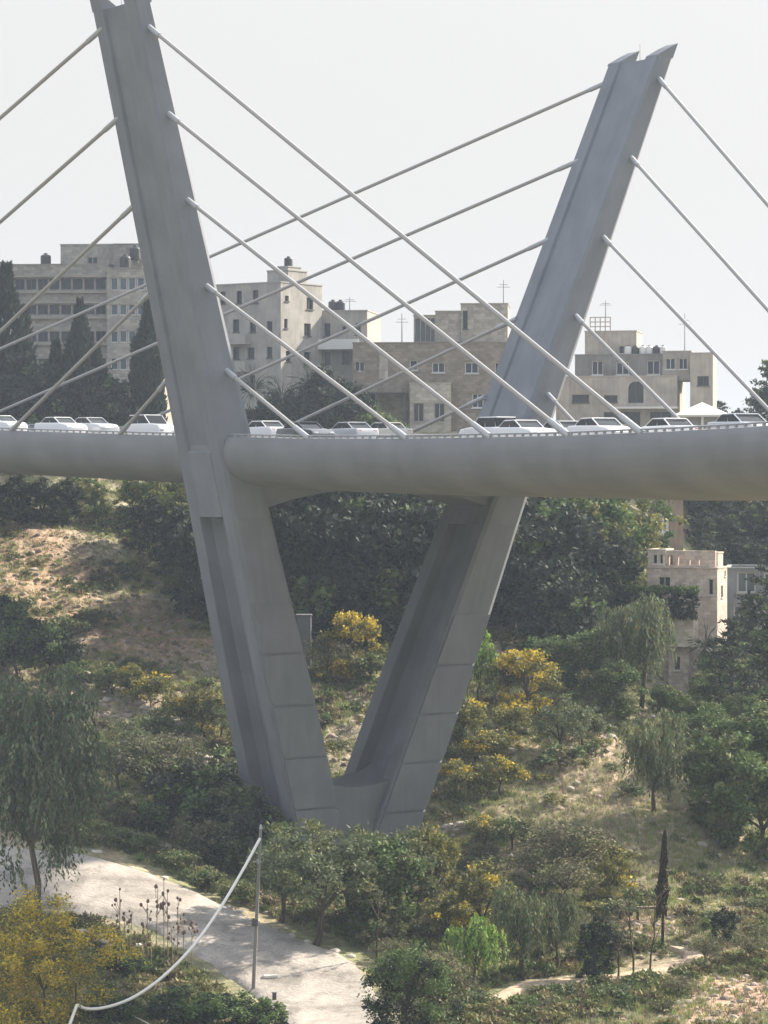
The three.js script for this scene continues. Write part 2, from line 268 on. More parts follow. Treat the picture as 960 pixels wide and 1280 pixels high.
for (const k of [0, 1]) {
  const top = k ? 77 : 8, mid = k ? 655 : 646, nm = [];
  const fl = k ? 545 : 562; for (let i = 0; i <= 10; i++) nm.push(lerp(top, fl, i / 10)); nm.push(fl + 4, mid);
  mesh('arm', armLoft(k, nm, (a, py) => (py > fl + 2 ? -0.05 : 0.32), [true, true]), mConcrete, pylon);
  const lw = []; for (let i = 0; i <= 10; i++) lw.push(lerp(mid, 1180, i / 10));
  mesh('leg', armLoft(k, lw, (a) => (a - 0.7) / 2, [false, true]), mConcrete, pylon);
  // the two pointed flange tips that stand above the notch at the head
  const y0 = hOf(k, top), c = axisAt(k, y0), a = dimA(top), b = dimB(top), s = k ? -1 : 1, lean = axisAt(k, y0 + 1).sub(c);
  for (const v of [-1, 1]) {
    const sh = [], A = a / 2 - 0.004, up = 1.05, P3 = (u, h, w) => c.clone().addScaledVector(lean, h).addScaledVector(T_, u * s).addScaledVector(D_, w);
    const w0 = v * (b / 2 - 0.003), w1 = v * (b / 2 - 1.42), q = [[-A, -0.05], [-A, 0.12], [A * 0.2, 0.72], [A, up], [A, -0.05]];
    const f = q.map(([u, h]) => P3(u, h, w0)), r = q.map(([u, h]) => P3(u, h, w1)), pos = [], uv = [];
    const tri = (x, y, z) => { for (const p of [x, y, z]) { pos.push(p.x, p.y, p.z); uv.push(p.x + p.z, p.y); } };
    for (let i = 0; i < 5; i++) { const j = (i + 1) % 5; tri(f[i], f[j], r[j]); tri(f[i], r[j], r[i]); }
    for (let i = 1; i < 4; i++) { tri(f[0], f[i], f[i + 1]); tri(r[0], r[i + 1], r[i]); }
    const g = new THREE.BufferGeometry(); g.setAttribute('position', new THREE.Float32BufferAttribute(pos, 3)); g.setAttribute('uv', new THREE.Float32BufferAttribute(uv, 2)); g.computeVertexNormals();
    mesh('flange_tip', g, mConcrete, pylon);
  }
  mesh('lightning_rod', taper(c.clone(), c.clone().add(V3(0, 1.3, 0)), 0.03, 0.02, 6), mSteel, pylon);
  // concrete lifts on the broad face of the lower leg, open joints between them
  const jy = k ? [700, 765, 828, 888, 948, 1009, 1070] : [690, 752, 814, 878, 942, 1005, 1068];
  for (let i = 2; i < jy.length; i++) {
    const pa = jy[i - 1] + 1.5, pb = i === jy.length - 1 ? 1150 : jy[i] - 1.5, pr = [];
    for (const py of [pb, pa]) { const y = hOf(k, py), c2 = axisAt(k, y), a2 = dimA(py), b2 = dimB(py), A = a2 / 2 - 0.16; for (const [u, v] of [[-A, -0.2], [A, -0.2], [A, 0.1], [-A, 0.1]]) pr.push(c2.clone().addScaledVector(T_, u * s).addScaledVector(D_, b2 / 2 + v)); }
    const pos = [], uv = [], quad = (p, q, r, t) => { for (const i2 of [p, q, r, p, r, t]) { const w = pr[i2]; pos.push(w.x, w.y, w.z); uv.push(w.x * 1.4, w.y); } };
    quad(0, 1, 2, 3); quad(4, 7, 6, 5); quad(3, 2, 6, 7); quad(1, 5, 6, 2); quad(0, 3, 7, 4);
    const g = new THREE.BufferGeometry(); g.setAttribute('position', new THREE.Float32BufferAttribute(pos, 3)); g.setAttribute('uv', new THREE.Float32BufferAttribute(uv, 2)); g.computeVertexNormals();
    mesh('panel', g, mConcrete, pylon);
  }
}
{ // infill between the legs with the scooped top
  const yTop = hOf(0, 962), yLow = hOf(0, 1180), L = axisAt(0, yTop), R = axisAt(1, yTop), Lb = axisAt(0, yLow), Rb = axisAt(1, yLow);
  const rings = [], N = 14, hv = 2.6, front = [], back = [], pos = [], uv = [];
  for (let i = 0; i <= N; i++) {
    const t = i / N, p = L.clone().lerp(R, t), sag = 0.9 * (1 - Math.pow(2 * t - 1, 2)) - 0.9 * Math.pow(Math.abs(2 * t - 1), 3); p.y -= 0.35 + sag; const q = Lb.clone().lerp(Rb, t);
    front.push([p.clone().addScaledVector(D_, hv), q.clone().addScaledVector(D_, hv)]); back.push([p.clone().addScaledVector(D_, -hv), q.clone().addScaledVector(D_, -hv)]);
  }
  const quad = (a, b, c, d) => { for (const p of [a, b, c, a, c, d]) { pos.push(p.x, p.y, p.z); uv.push(p.x * 1.2, p.y); } };
  for (let i = 0; i < N; i++) { quad(front[i][1], front[i + 1][1], front[i + 1][0], front[i][0]); quad(back[i][0], back[i + 1][0], back[i + 1][1], back[i][1]); quad(front[i][0], front[i + 1][0], back[i + 1][0], back[i][0]); }
  const g = new THREE.BufferGeometry(); g.setAttribute('position', new THREE.Float32BufferAttribute(pos, 3)); g.setAttribute('uv', new THREE.Float32BufferAttribute(uv, 2)); g.computeVertexNormals();
  mesh('base_web', toCreasedNormals(g, 0.5), mConcrete, pylon);
}
// deck: the outer line of the near edge in plan, by its heading
const deckC = axisAt(0, hOf(0, 545)).addScaledVector(T_, 0.9);
const stations = new Map(), SS = 0.5;
(() => { let x = deckC.x, z = deckC.z; stations.set(0, [x, z]); for (let i = 1; i <= 240; i++) { const a = (56 + 0.2 * (i - 0.5) * SS) * Math.PI / 180; x += Math.cos(a) * SS; z += Math.sin(a) * SS; stations.set(i, [x, z]); } x = deckC.x; z = deckC.z; for (let i = 1; i <= 260; i++) { const a = Math.max(18, 56 - 0.2 * (i - 0.5) * SS) * Math.PI / 180; x -= Math.cos(a) * SS; z -= Math.sin(a) * SS; stations.set(-i, [x, z]); } })();
const SMIN = -125, SMAX = 112;
const edgeY = (s) => CY + interp([[-130, 6.6], [-60, 4.15], [-25, 3.07], [-10, 2.66], [0, 2.42], [12, 2.17], [25, 2.03], [43, 1.98], [55, 2.06], [65, 2.2], [90, 2.75], [120, 3.6]], s);
function frame(s) { const f = s / SS, i = Math.floor(f), t = f - i, a = stations.get(i), b = stations.get(i + 1) || a; const hd = (s >= 0 ? 56 + 0.2 * s : Math.max(18, 56 + 0.2 * s)) * Math.PI / 180; return { p: V3(lerp(a[0], b[0], t), edgeY(s), lerp(a[1], b[1], t)), n: V3(Math.sin(hd), 0, -Math.cos(hd)), d: V3(Math.cos(hd), 0, Math.sin(hd)) }; }
const DW = 26;
const deckPt = (s, n, y) => { const f = frame(s); return f.p.clone().addScaledVector(f.n, n).add(V3(0, y, 0)); };
const prof = []; // across the deck: n from the near edge, y from the parapet top
const nose = [[0.62, 0], [0.34, -0.05], [0.12, -0.32], [0, -0.8], [0.02, -1.3], [0.18, -1.85], [0.5, -2.35], [1.0, -2.78], [1.8, -3.1], [3.0, -3.32], [5.0, -3.46], [8.5, -3.54]];
for (const p of nose) prof.push(p);
for (const p of [...nose].reverse()) prof.push([DW - p[0], p[1]]);
prof.push([DW - 0.62, -0.45], [0.62, -0.45]);
{
  const rings = [], flat = prof; for (let s = SMIN; s <= SMAX; s += 1.5) rings.push(prof.map(([n, y]) => deckPt(s, n, y)));
  const body = mergeGeometries([loft(rings).body, capGeo(prof, rings[0]), capGeo(prof, rings[rings.length - 1])]);
  const deck = mesh('deck', toCreasedNormals(body, 0.5), mDeck, bridge);
  const rs = []; const road = grid(4, 158, (i, j) => { const s = lerp(SMIN, SMAX, j / 158), n = lerp(0.7, DW - 0.7, i / 4), p = deckPt(s, n, -0.43); return [p.x, p.y, p.z, n, s]; });
  mesh('roadway', road, mAsphalt, deck);
  for (const n of [0.42, DW - 0.42]) { // low guard kerb with its posts
    const l = [], pts = []; for (let s = SMIN; s <= SMAX; s += 2) pts.push(deckPt(s, n, 0.13));
    l.push(tube(pts, 0.05, 230, 6)); for (let s = SMIN; s <= SMAX; s += 0.9) { const p = deckPt(s, n, 0.05); l.push(box(0.16, 0.14, 0.16, p.x, p.y, p.z)); }
    mesh('guard_rail', merge(l), mGuard, deck);
  }
  for (const n of [DW / 2]) { const pts = []; for (let s = SMIN; s <= SMAX; s += 2) pts.push(s); const g = grid(3, 158, (i, j) => { const s = lerp(SMIN, SMAX, j / 158), q = [[-0.28, -0.42], [-0.1, 0.3], [0.1, 0.3], [0.28, -0.42]][i], p = deckPt(s, n + q[0], q[1] - 0.2); return [p.x, p.y, p.z, q[0], s]; }); mesh('median_barrier', g, mConcrete, deck); }
}
{ // haunched crossbeam under the deck
  const yb = edgeY(0) - 3.3, L = axisAt(0, yb), R = axisAt(1, yb), N = 24, pos = [], uv = [], hv = 2.3, F = [];
  for (let i = 0; i <= N; i++) { const t = i / N, p = L.clone().lerp(R, t), e = Math.abs(2 * t - 1), dep = 0.25 + 2.0 * Math.pow(e, 2.2); F.push([p, dep]); }
  const quad = (a, b, c, d) => { for (const p of [a, b, c, a, c, d]) { pos.push(p.x, p.y, p.z); uv.push(p.x + p.z, p.y); } };
  const pt = (i, v, top) => F[i][0].clone().addScaledVector(D_, v).add(V3(0, top ? 0.6 : -F[i][1], 0));
  for (let i = 0; i < N; i++) { quad(pt(i, hv, 0), pt(i + 1, hv, 0), pt(i + 1, hv, 1), pt(i, hv, 1)); quad(pt(i, -hv, 1), pt(i + 1, -hv, 1), pt(i + 1, -hv, 0), pt(i, -hv, 0)); quad(pt(i, -hv, 0), pt(i + 1, -hv, 0), pt(i + 1, hv, 0), pt(i, hv, 0)); }
  const g = new THREE.BufferGeometry(); g.setAttribute('position', new THREE.Float32BufferAttribute(pos, 3)); g.setAttribute('uv', new THREE.Float32BufferAttribute(uv, 2)); g.computeVertexNormals();
  mesh('crossbeam', toCreasedNormals(g, 0.5), mConcrete, pylon);
}
const pxOf = (p) => { const y = p.y - CY, z = -p.z, dz = z * cp - y * sp; return [480 + FOC * p.x / dz, 640 - FOC * (y * cp + z * sp) / dz]; };
function stationAtPx(px, n) { let lo = SMIN + 1, hi = SMAX - 2; for (let i = 0; i < 50; i++) { const m = (lo + hi) / 2; if (pxOf(deckPt(m, n, 0))[0] < px) lo = m; else hi = m; } return lo; }
function stay(a, n, px) {
  const s = stationAtPx(px, n), b = deckPt(s, n, -0.1), dir = b.clone().sub(a).normalize();
  const a0 = a.clone().addScaledVector(dir, -0.9), c = mesh('stay_cable', taper(a0, b, 0.135, 0.135, 10), mCable, bridge);
  mesh('anchor_sleeve', taper(a0, a.clone().addScaledVector(dir, 1.3), 0.185, 0.175, 12), mSteel, c);
  mesh('anchor_sleeve', taper(b.clone().addScaledVector(dir, -1.9), b, 0.17, 0.2, 12), mSteel, c);
}
const NA = 0.5, FA = DW - 1.0;
[[188, 35, 803], [212, 143, 712], [235, 250, 614], [258, 357, 510], [283, 463, 387]].forEach(([x, y, e], i) => stay(P(x, y, lerp(184.5, 188.3, i / 4) - 2.45), NA, e));
[[121, 42, -430], [142, 153, -286], [163, 261, -127], [184, 370, 13], [207, 478, 149]].forEach(([x, y, e], i) => stay(P(x, y, lerp(184.5, 188.3, i / 4) + 2.2), NA, e));
[[825, 100, 1212], [790, 198, 1106], [755, 297, 998], [720, 395, 876], [685, 493, 740]].forEach(([x, y, e], i) => stay(P(x, y, lerp(205.4, 201.8, i / 4) - 2.45), FA, e));
[[754, 105, -205], [714, 205, -40], [676, 304, 158], [636, 403, 340], [598, 500, 500]].forEach(([x, y, e], i) => stay(P(x, y, lerp(205.4, 201.8, i / 4) + 2.2), FA, e));
/* ---------- vegetation ---------- */
function Soup() { return { pos: [], col: [] }; }
const _u = V3(), _v = V3(), _n = V3();
function leaf(S, p, dir, side, L, W, c) {   // a folded lozenge: two faces
  const t = [p.x + dir.x * L, p.y + dir.y * L, p.z + dir.z * L], m = [p.x + dir.x * L * 0.45, p.y + dir.y * L * 0.45, p.z + dir.z * L * 0.45];
  S.pos.push(p.x, p.y, p.z, m[0] + side.x * W, m[1] + side.y * W, m[2] + side.z * W, t[0], t[1], t[2], p.x, p.y, p.z, t[0], t[1], t[2], m[0] - side.x * W, m[1] - side.y * W, m[2] - side.z * W);
  for (let i = 0; i < 6; i++) S.col.push(c[0], c[1], c[2]);
}
function soupGeo(S) { const g = new THREE.BufferGeometry(); g.setAttribute('position', new THREE.Float32BufferAttribute(S.pos, 3)); g.setAttribute('color', new THREE.Float32BufferAttribute(S.col, 3)); g.computeVertexNormals(); return g; }
const rdir = (r) => { const z = 2 * r() - 1, a = 2 * Math.PI * r(), s = Math.sqrt(1 - z * z); return V3(s * Math.cos(a), z, s * Math.sin(a)); };
const gauss = (r) => (r() + r() + r() + r() - 2) * 0.87;
function pick(r, cols) { const c = cols[Math.floor(r() * cols.length)], k = 0.75 + 0.5 * r(); return [c[0] * k, c[1] * k, c[2] * k]; }
// clumps: [centre, radius, colour list]
function leafClump(S, r, c, rad, n, L, W, cols, o = {}) {
  for (let i = 0; i < n; i++) {
    const p = V3(gauss(r), gauss(r) * (o.flat || 0.75), gauss(r)).multiplyScalar(rad * 0.75).add(c), d = rdir(r); d.y = d.y * 0.7 + (o.lift || 0); d.normalize();
    const s = rdir(r).cross(d).normalize(), k = 0.7 + 0.6 * r(); leaf(S, p, d, s, L * k, W * k, pick(r, cols));
  }
}
function limbs(base, tops, r0, r) {
  const l = []; const fork = base.clone().lerp(V3(tops.reduce((s, t) => s + t.x, 0) / tops.length, tops.reduce((s, t) => s + t.y, 0) / tops.length, tops.reduce((s, t) => s + t.z, 0) / tops.length), 0.45);
  fork.x += (r() - 0.5) * r0 * 3; fork.z += (r() - 0.5) * r0 * 3; const kn = base.clone().lerp(fork, 0.5).add(V3((r() - 0.5) * r0 * 2.5, 0, (r() - 0.5) * r0 * 2.5));
  l.push(taper(base.clone().add(V3(0, -0.5, 0)), base, r0 * 1.35, r0 * 1.15), taper(base, kn, r0 * 1.15, r0 * 0.92), taper(kn, fork, r0 * 0.92, r0 * 0.75));
  for (const t of tops) { const m = fork.clone().lerp(t, 0.5).add(V3((r() - 0.5) * 0.4, 0.15, (r() - 0.5) * 0.4)); l.push(taper(fork, m, r0 * 0.55, r0 * 0.36, 5), taper(m, t, r0 * 0.36, r0 * 0.12, 5)); }
  return merge(l);
}
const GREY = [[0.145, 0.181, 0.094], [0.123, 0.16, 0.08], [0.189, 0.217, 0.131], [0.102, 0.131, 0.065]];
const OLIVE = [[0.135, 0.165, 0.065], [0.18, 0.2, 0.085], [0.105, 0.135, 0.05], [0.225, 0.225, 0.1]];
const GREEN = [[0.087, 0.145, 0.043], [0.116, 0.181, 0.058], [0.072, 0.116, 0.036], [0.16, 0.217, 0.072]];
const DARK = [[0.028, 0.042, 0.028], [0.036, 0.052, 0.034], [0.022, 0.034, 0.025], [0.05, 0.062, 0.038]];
const YELLOW = [[0.62, 0.47, 0.04], [0.52, 0.41, 0.05], [0.34, 0.3, 0.06], [0.2, 0.21, 0.06], [0.66, 0.49, 0.04]];
const BRIGHT = [[0.232, 0.362, 0.072], [0.29, 0.42, 0.102], [0.174, 0.275, 0.058]];
const BROWN = [[0.165, 0.15, 0.095], [0.125, 0.125, 0.07], [0.115, 0.135, 0.065], [0.2, 0.175, 0.115]];
const GOLDTIP = [[0.145, 0.167, 0.058], [0.116, 0.138, 0.051], [0.304, 0.275, 0.065], [0.203, 0.203, 0.065]];
function makeRound(seed, o) {  // o: h, r, base (crown start), clumps, n, L, W, cols, tips
  o = { ...o, n: Math.round(o.n * (o.lod || 1.25)), L: o.L * 0.8, W: o.W * 0.85 };
  const r = rng(seed), S = Soup(), tops = [], cy = (o.h + o.base) / 2, ry = (o.h - o.base) / 2, lob = seed * 7.3;
  for (let i = 0; i < o.clumps; i++) {
    const d = rdir(r); if (d.y < -0.5) d.y *= -0.6; d.normalize();
    const lump = 0.62 + 0.62 * vnoise(Math.atan2(d.z, d.x) * 1.3 + lob, d.y * 2 + lob, seed), q = (i % 3 ? 0.72 + 0.28 * r() : 0.2 + 0.5 * r()) * lump;
    const c = V3(d.x * o.r * q, cy + d.y * ry * q, d.z * o.r * q), rad = o.r * (o.cr || 0.26) * (0.7 + 0.6 * r());
    leafClump(S, r, c, rad, o.n, o.L, o.W, o.tips && r() < (o.tipK || 0.4) ? o.tips : o.cols, { lift: o.lift || 0, flat: o.flat }); if (i < (o.limbs || 7)) tops.push(c);
  }
  if (o.skirt) for (let i = 0; i < o.clumps * 0.35; i++) { const a = r() * 6.283, q = o.r * (0.45 + 0.5 * r()) * (0.6 + 0.7 * vnoise(a * 1.4, 5, seed)); leafClump(S, r, V3(Math.cos(a) * q, o.h * (0.06 + 0.26 * r()), Math.sin(a) * q), o.r * 0.26, o.n, o.L, o.W, r() < 0.3 && o.tips ? o.tips : o.cols, {}); }
  return { crown: soupGeo(S), trunk: limbs(V3(0, 0, 0), tops, o.tr || 0.13, r), h: o.h, bark: o.bark };
}
function makeDroop(seed, o) {  // hanging strands of narrow leaves
  const r = rng(seed), S = Soup(), tops = [], cy = (o.h + o.base) / 2 + (o.h - o.base) * 0.12, ry = (o.h - o.base) / 2;
  for (let i = 0; i < o.clumps; i++) {
    const d = rdir(r); d.y = d.y * 0.85 + 0.2; d.normalize(); const lump = 0.6 + 0.7 * vnoise(Math.atan2(d.z, d.x) * 1.6 + seed, d.y * 2.4, seed), q = (i % 3 ? 0.7 + 0.3 * r() : 0.25 + 0.45 * r()) * lump;
    const c = V3(d.x * o.r * q, cy + d.y * ry * 0.8 * q, d.z * o.r * q); if (i < (o.limbs || 8)) tops.push(c);
    const ns = o.strands; for (let k = 0; k < ns; k++) {
      const a = r() * 6.28, rr = o.cr * Math.sqrt(r()), p = c.clone().add(V3(Math.cos(a) * rr, (r() - 0.3) * o.cr, Math.sin(a) * rr)), len = o.len * (0.35 + 0.9 * r()), nl = Math.round(o.nl * len / o.len), ox = Math.cos(a) * 0.25, oz = Math.sin(a) * 0.25, cc = pick(r, o.tips && r() < (o.tipK || 0.3) ? o.tips : o.cols);
      for (let e = 0; e < nl; e++) { const t = e / nl, q2 = V3(p.x + ox * t * len + gauss(r) * 0.09 * o.sp, p.y + 0.3 * Math.sin(t * 3) - len * t, p.z + oz * t * len + gauss(r) * 0.09 * o.sp); const dd = V3(gauss(r) * 0.8 + ox, -0.75 - 0.4 * r(), gauss(r) * 0.8 + oz).normalize(); const s = rdir(r).cross(dd).normalize(), k2 = 0.75 + 0.5 * r(); leaf(S, q2, dd, s, o.L * k2, o.W * k2, [cc[0] * (0.8 + 0.4 * r()), cc[1] * (0.8 + 0.4 * r()), cc[2]]); }
    }
  }
  return { crown: soupGeo(S), trunk: limbs(V3(0, 0, 0), tops, o.tr || 0.16, r), h: o.h, bark: o.bark };
}
function makeColumn(seed, o) {
  const r = rng(seed), S = Soup(), N = o.n;
  for (let i = 0; i < N; i++) {
    const t = Math.pow(r(), 0.85), y = o.base + (o.h - o.base) * t, R = o.r * Math.pow(Math.sin(Math.PI * Math.min(1, 0.12 + 0.88 * (1 - t) * 0.62 + 0.0)), 0.8) * Math.min(1, (1 - t) * 3.2 + 0.04), a = r() * 6.283, q = R * (0.55 + 0.45 * Math.sqrt(r())) * (0.7 + 0.6 * vnoise(a * 1.2, y * 1.1, seed));
    const d = V3(Math.cos(a) * 0.5 + gauss(r) * 0.3, 1 + gauss(r) * 0.4, Math.sin(a) * 0.5 + gauss(r) * 0.3).normalize(), s = rdir(r).cross(d).normalize(); leaf(S, V3(Math.cos(a) * q, y, Math.sin(a) * q), d, s, o.L * (0.7 + 0.6 * r()), o.W, pick(r, o.cols));
  }
  return { crown: soupGeo(S), trunk: merge([taper(V3(0, -0.5, 0), V3(0, o.h * 0.5, 0), 0.2, 0.1), taper(V3(0, o.h * 0.5, 0), V3(0, o.h * 0.85, 0), 0.1, 0.03)]), h: o.h, bark: o.bark };
}
function makePine(seed, o) {   // layered boughs on a straight stem
  const r = rng(seed), S = Soup(), l = [taper(V3(0, -0.5, 0), V3(0.1, o.h * 0.55, 0), 0.26, 0.15), taper(V3(0.1, o.h * 0.55, 0), V3(0, o.h * 0.93, 0.05), 0.15, 0.04)];
  for (let i = 0; i < o.boughs; i++) {
    const t = (i + r()) / o.boughs, y = lerp(o.base, o.h * 0.97, t), a = i * 2.4 + r(), R = o.r * (Math.pow(1 - t, 0.7) * 0.85 + 0.12) * (0.6 + 0.6 * r()), e = V3(Math.cos(a) * R, y + R * 0.12, Math.sin(a) * R);
    l.push(taper(V3(0, y - 0.2, 0), e, 0.06, 0.02, 4));
    for (let k = 1; k <= 3; k++) leafClump(S, r, V3(0, y, 0).lerp(e, k / 3), (0.35 + 0.3 * R) * 0.6, o.n, o.L, o.W, r() < 0.25 && o.tips ? o.tips : o.cols, { flat: 0.5, lift: 0.25 });
  }
  return { crown: soupGeo(S), trunk: merge(l), h: o.h, bark: o.bark };
}
const PRO = {
  olive: [1, 2, 3].map((s) => makeRound(100 + s, { h: 4.6, r: 2.1, base: 0.7, clumps: 46, n: 85, L: 0.3, W: 0.055, cols: GREY, tips: OLIVE, cr: 0.25, tr: 0.14 })),
  gold: [1, 2].map((s) => makeRound(120 + s, { skirt: 1, h: 4.2, r: 1.9, base: 0.9, clumps: 46, n: 80, L: 0.27, W: 0.065, cols: GOLDTIP, tips: YELLOW, tipK: 0.16, cr: 0.24 })),
  yellow: [1, 2].map((s) => makeRound(140 + s, { skirt: 1, h: 4.4, r: 2.2, base: 1.0, clumps: 50, n: 85, L: 0.26, W: 0.07, cols: YELLOW, tips: GOLDTIP, tipK: 0.4, cr: 0.23 })),
  green: [1, 2, 3].map((s) => makeRound(160 + s, { skirt: 1, h: 4.5, r: 2.1, base: 0.2, clumps: 58, n: 85, L: 0.3, W: 0.08, cols: GREEN, tips: OLIVE, tipK: 0.3, cr: 0.25 })),
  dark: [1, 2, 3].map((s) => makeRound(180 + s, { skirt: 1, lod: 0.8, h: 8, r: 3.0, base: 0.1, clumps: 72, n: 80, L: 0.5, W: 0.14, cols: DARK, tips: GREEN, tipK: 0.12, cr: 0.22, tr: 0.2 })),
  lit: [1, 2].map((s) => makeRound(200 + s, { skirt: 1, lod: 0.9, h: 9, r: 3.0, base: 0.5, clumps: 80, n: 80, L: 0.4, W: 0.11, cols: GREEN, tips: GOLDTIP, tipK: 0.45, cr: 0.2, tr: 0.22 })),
  yellowbig: [1, 2].map((s) => makeRound(150 + s, { skirt: 1, h: 8, r: 3.9, base: 0.3, clumps: 110, n: 120, L: 0.24, W: 0.05, cols: YELLOW, tips: GOLDTIP, tipK: 0.25, cr: 0.18, tr: 0.07, limbs: 5 })),
  bigbush: [1, 2].map((s) => makeRound(250 + s, { skirt: 1, h: 5, r: 3.0, base: 0.1, clumps: 90, n: 110, L: 0.22, W: 0.055, cols: DARK, tips: GREEN, tipK: 0.5, cr: 0.2, tr: 0.1, limbs: 12 })),
  tiny: [1, 2, 3, 4].map((s) => makeRound(400 + s, { lod: 0.8, h: 1.4, r: 1.0, base: 0.05, clumps: 16, n: 60, L: 0.26, W: 0.07, cols: s % 2 ? GREEN : OLIVE, tips: s < 3 ? BROWN : GREY, cr: 0.34, tr: 0.04, limbs: 4 })),
  tinygold: [1, 2].map((s) => makeRound(420 + s, { lod: 0.8, h: 1.4, r: 1.0, base: 0.05, clumps: 16, n: 60, L: 0.25, W: 0.07, cols: GOLDTIP, tips: YELLOW, tipK: 0.12, cr: 0.34, tr: 0.04, limbs: 4 })),
  shrub: [1, 2, 3].map((s) => makeRound(220 + s, { h: 1.6, r: 1.15, base: 0.1, clumps: 26, n: 70, L: 0.2, W: 0.055, cols: OLIVE, tips: GREEN, cr: 0.3, tr: 0.05 })),
  shrubdark: [1, 2].map((s) => makeRound(240 + s, { h: 2.4, r: 1.6, base: 0.1, clumps: 36, n: 75, L: 0.24, W: 0.07, cols: GREEN, tips: DARK, tipK: 0.5, cr: 0.28, tr: 0.06 })),
  shrubgold: [1, 2].map((s) => makeRound(260 + s, { h: 2, r: 1.4, base: 0.1, clumps: 30, n: 70, L: 0.2, W: 0.06, cols: GOLDTIP, tips: YELLOW, tipK: 0.15, cr: 0.28, tr: 0.05 })),
  scrub: [1, 2, 3].map((s) => makeRound(280 + s, { h: 2.6, r: 1.7, base: 0.3, clumps: 34, n: 42, L: 0.22, W: 0.045, cols: BROWN, tips: OLIVE, tipK: 0.35, cr: 0.3, limbs: 16, tr: 0.06 })),
  pepper: [1, 2].map((s) => makeDroop(300 + s, { h: 6.2, r: 2.3, base: 0.8, clumps: 40, strands: 11, cr: 0.55, len: 1.5, nl: 14, L: 0.26, W: 0.05, sp: 1.2, cols: GREY, tips: OLIVE, tr: 0.16 })),
  bigdroop: [makeDroop(320, { h: 15, r: 4.6, base: -0.8, clumps: 125, strands: 17, cr: 0.95, len: 1.9, nl: 15, L: 0.33, W: 0.075, sp: 1.7, cols: [[0.085, 0.12, 0.06], [0.105, 0.14, 0.07], [0.07, 0.10, 0.05]], tips: GREY, tipK: 0.5, tr: 0.24, limbs: 12, bark: 1 })],
  weeping: [makeDroop(330, { h: 4.4, r: 1.9, base: 1.2, clumps: 24, strands: 11, cr: 0.4, len: 1.7, nl: 16, L: 0.24, W: 0.055, sp: 1, cols: BRIGHT, tips: GREEN, tr: 0.1 })],
  cypress: [1, 2].map((s) => makeColumn(340 + s, { h: 10, r: 1.15, base: 0.4, n: 3600, L: 0.5, W: 0.09, cols: DARK })),
  pine: [1, 2].map((s) => makePine(360 + s, { h: 9, r: 2.8, base: 1.2, boughs: 34, n: 30, L: 0.36, W: 0.07, cols: DARK, tips: GREEN })),
};
const vr = rng(4242);
function put(kind, px, py, hpx, label, cat, group, o = {}) {
  const list = PRO[kind], pr = list[Math.floor(vr() * list.length)], p = G(px, py, o.zmin || 140); p.y = H(p.x, -p.z) - 0.08;
  const s = (hpx * -p.z / FOC) / pr.h, g = thing(o.name || 'tree', label, cat || 'tree', p, vr() * 6.28, group);
  g.scale.set(s * (o.w || 1), s, s * (o.w || 1));
  mesh('crown', pr.crown, mLeaf, g); mesh('trunk', pr.trunk, pr.bark ? mPaleBark : mBark, g); return g;
}
// foreground
put('bigdroop', 45, 1148, 312, 'tall drooping tree with hanging grey-green strands beside the dirt road', 'tree', null, { name: 'drooping_tree', w: 0.92 });
put('yellowbig', 55, 1296, 190, 'large yellow-flowering bush below the drooping tree', 'bush', null, { name: 'flowering_bush', w: 1.05 });
put('yellowbig', -8, 1262, 130, 'yellow-flowering bush close under the drooping tree trunk', 'bush', null, { name: 'flowering_bush', w: 1.0 });
for (const [x, y, h] of [[150, 1290, 42], [205, 1285, 40], [250, 1290, 50], [300, 1288, 48], [128, 1222, 34], [170, 1225, 30], [330, 1292, 45], [25, 1215, 45], [275, 1275, 34], [225, 1262, 30]]) put('shrubdark', x, y, h, 'low dark green shrub in the weeds below the dirt road', 'shrub', 'low shrubs below the dirt road', { name: 'low_shrub', w: 1.2 });
for (const [x, y, h, k] of [[352, 1150, 118, 'olive'], [395, 1178, 150, 'olive'], [440, 1165, 130, 'olive'], [478, 1172, 128, 'green'], [350, 1120, 80, 'green']]) put(k, x, y, h, 'grey-green tree with thin dark stems in front of the pylon foot', 'tree', 'trees in front of the pylon foot', { name: 'olive_tree', w: 0.95 });
put('gold', 538, 1158, 128, 'yellow-tinged tree with a pale stem against the pylon foot', 'tree', null, { name: 'olive_tree', w: 0.8 });
put('olive', 508, 1165, 130, 'slim grey-green tree beside the yellow-tinged tree at the pylon foot', 'tree', null, { name: 'olive_tree', w: 0.75 });
put('bigbush', 505, 1292, 122, 'big dark rounded bush where the dirt road leaves', 'bush', null, { name: 'dark_bush', w: 0.85 });
put('scrub', 545, 1285, 100, 'brownish bush leaning against the big dark bush', 'bush', null, { name: 'dark_bush', w: 0.8 });
put('weeping', 592, 1238, 100, 'bright green weeping tree beside the big dark bush', 'tree', null, { name: 'weeping_tree', w: 0.9 });
put('pepper', 655, 1222, 128, 'grey-green pepper tree next to the bright green weeping tree', 'tree', null, { name: 'pepper_tree', w: 0.85 });
put('pepper', 695, 1215, 110, 'grey-green pepper tree next to the dark round tree by the sandy path', 'tree', null, { name: 'pepper_tree', w: 0.8 });
put('gold', 600, 1175, 90, 'olive-yellow tree above the bright green weeping tree', 'tree', null, { name: 'small_tree' });
put('gold', 560, 1185, 70, 'olive-yellow shrubby tree between pylon foot and weeping tree', 'tree', null, { name: 'small_tree' });
put('dark', 746, 1222, 86, 'small dark round tree standing by the sandy path', 'tree', null, { name: 'round_tree', w: 0.75 });
